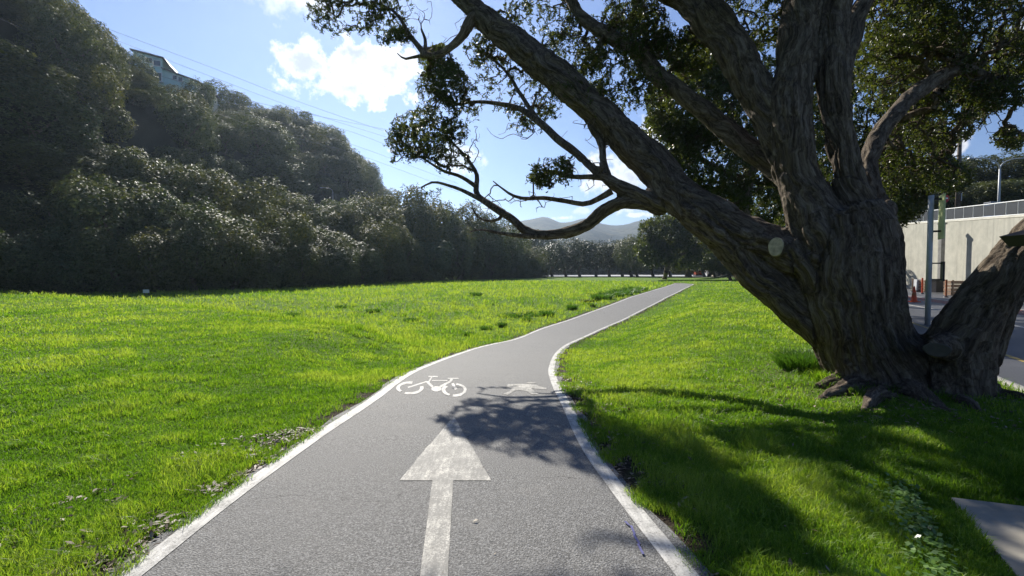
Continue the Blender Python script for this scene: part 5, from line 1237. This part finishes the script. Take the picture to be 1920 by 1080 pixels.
def build_house():
    d = 108.; o = P(322, 172, d); s = d / F
    yaw = .0
    h = empty('hillside_house', (o[0], o[1], o[2] - 5), 'three-storey pale teal house with stepped roofs high on the hillside among trees', 'house', rz=.30)
    Z = lambda py: (172 - py) * s + 5
    X = lambda px: (px - 322) * s
    # main block
    def roofed(x0, x1, z1a, z1b, yd, mt, name='wall', z0=0, y0=0):
        mb = MB(); v = [(x0, y0, z0), (x1, y0, z0), (x1, y0, z1b), (x0, y0, z1a), (x0, y0 + yd, z0), (x1, y0 + yd, z0), (x1, y0 + yd, z1b), (x0, y0 + yd, z1a)]
        return mb.add(v, [(0, 1, 2, 3), (5, 4, 7, 6), (1, 5, 6, 2), (4, 0, 3, 7), (3, 2, 6, 7), (0, 4, 5, 1)]).build(name, mt, h)
    roofed(X(262), X(308), Z(104), Z(113), 8, M['house_wall'])
    roofed(X(308) + .03, X(362), Z(131), Z(148), 7, M['house_wall'], y0=.25)
    roofed(X(362) + .03, X(383), Z(146), Z(160), 6, M['house_tan'], y0=.5)
    def slab(x0, x1, za, zb, yd, y0):
        v = [(x0 - .4, y0 - .5, za), (x1 + .4, y0 - .5, zb), (x1 + .4, y0 + yd + .5, zb), (x0 - .4, y0 + yd + .5, za)]; v = v + [(a, b, c + .25) for a, b, c in v]
        MB().add(v, [(0, 3, 2, 1), (4, 5, 6, 7), (0, 1, 5, 4), (1, 2, 6, 5), (2, 3, 7, 6), (3, 0, 4, 7)]).build('roof', M['roof'], h)
    slab(X(262), X(308), Z(104) + .02, Z(113) + .02, 8, 0)
    slab(X(310), X(360), Z(131), Z(148), 7, .25); slab(X(364), X(385), Z(146), Z(160), 6, .5)
    # end slope of the tall block
    v = [(X(308) + .45, -.1, Z(113)), (X(308) + .45, 7.4, Z(113)), (X(321), 7.4, Z(127)), (X(321), -.1, Z(127))]; v += [(a, b, c + .2) for a, b, c in v]
    MB().add(v, [(0, 1, 2, 3), (4, 7, 6, 5), (0, 3, 7, 4), (3, 2, 6, 7)]).build('roof', M['roof'], h)
    def win(px0, px1, py0, py1, yy=0):
        x0, x1, z0, z1 = X(px0), X(px1), Z(py1), Z(py0)
        f = MB().box(((x0 + x1) / 2, yy - .04, (z0 + z1) / 2), (x1 - x0 + .3, .12, z1 - z0 + .3)).build('window', M['house_trim'], h)
        MB().box(((x0 + x1) / 2, yy - .11, (z0 + z1) / 2), (x1 - x0, .04, z1 - z0)).build('pane', M['glass'], f)
    for q in ((282, 292, 115, 123), (295, 305, 118, 127), (274, 280, 133, 147), (283, 293, 135, 152), (296, 306, 140, 155), (287, 293, 160, 165), (295, 300, 161, 167)): win(*q)
    for q in ((324, 330, 141, 148), (333, 339, 143, 150)): win(*q, yy=.25)
    MB().box((X(290), -.3, Z(157)), (X(308) - X(268), .7, .25)).build('balcony', M['house_trim'], h)
build_house()
def build_wires():
    W = [[(-60, -60, 60), (140, 30, 90), (400, 128, 130), (600, 205, 190), (800, 272, 300)], [(-60, -30, 60), (165, 55, 90), (400, 145, 130), (600, 218, 190), (800, 280, 300)],
         [(-60, 10, 55), (150, 95, 75), (380, 165, 95), (560, 210, 120), (760, 250, 170)], [(420, 190, 70), (560, 222, 95), (700, 262, 140), (860, 330, 240)],
         [(420, 205, 70), (560, 240, 95), (700, 285, 140), (860, 345, 240)], [(400, 210, 66), (500, 245, 80), (580, 265, 98), (700, 300, 140), (860, 360, 240)]]
    pos = ['topmost', 'second', 'third', 'fourth', 'fifth', 'lowest']
    for i, w in enumerate(W):
        p = catmull([P(*q) for q in w], 8)
        o = MB().tube(p, np.linalg.norm(p, axis=1) * .00022, 5).build('power_line', M['wire']); tag(o, 'thin power line crossing the sky over the hillside, %s of the six' % pos[i], 'power line', 'power lines over the hillside')
build_wires()
# a pale rock scar at the hill's end
def haze():
    mb = MB().box((100, 1300, 170), (6400, 3600, 346))
    m = bpy.data.materials.new('haze'); m.use_nodes = True; nt = m.node_tree; nt.nodes.clear(); out = nt.nodes.new('ShaderNodeOutputMaterial')
    p = nt.nodes.new('ShaderNodeVolumePrincipled'); p.inputs['Color'].default_value = (.62, .78, 1, 1); p.inputs['Density'].default_value = .00017; p.inputs['Anisotropy'].default_value = .55
    nt.links.new(p.outputs[0], out.inputs['Volume']); M['haze'] = m
    o = mb.build('haze', m, kind='stuff'); o['label'] = 'thin bright air between the camera and the far hills'; o['category'] = 'haze'
haze()
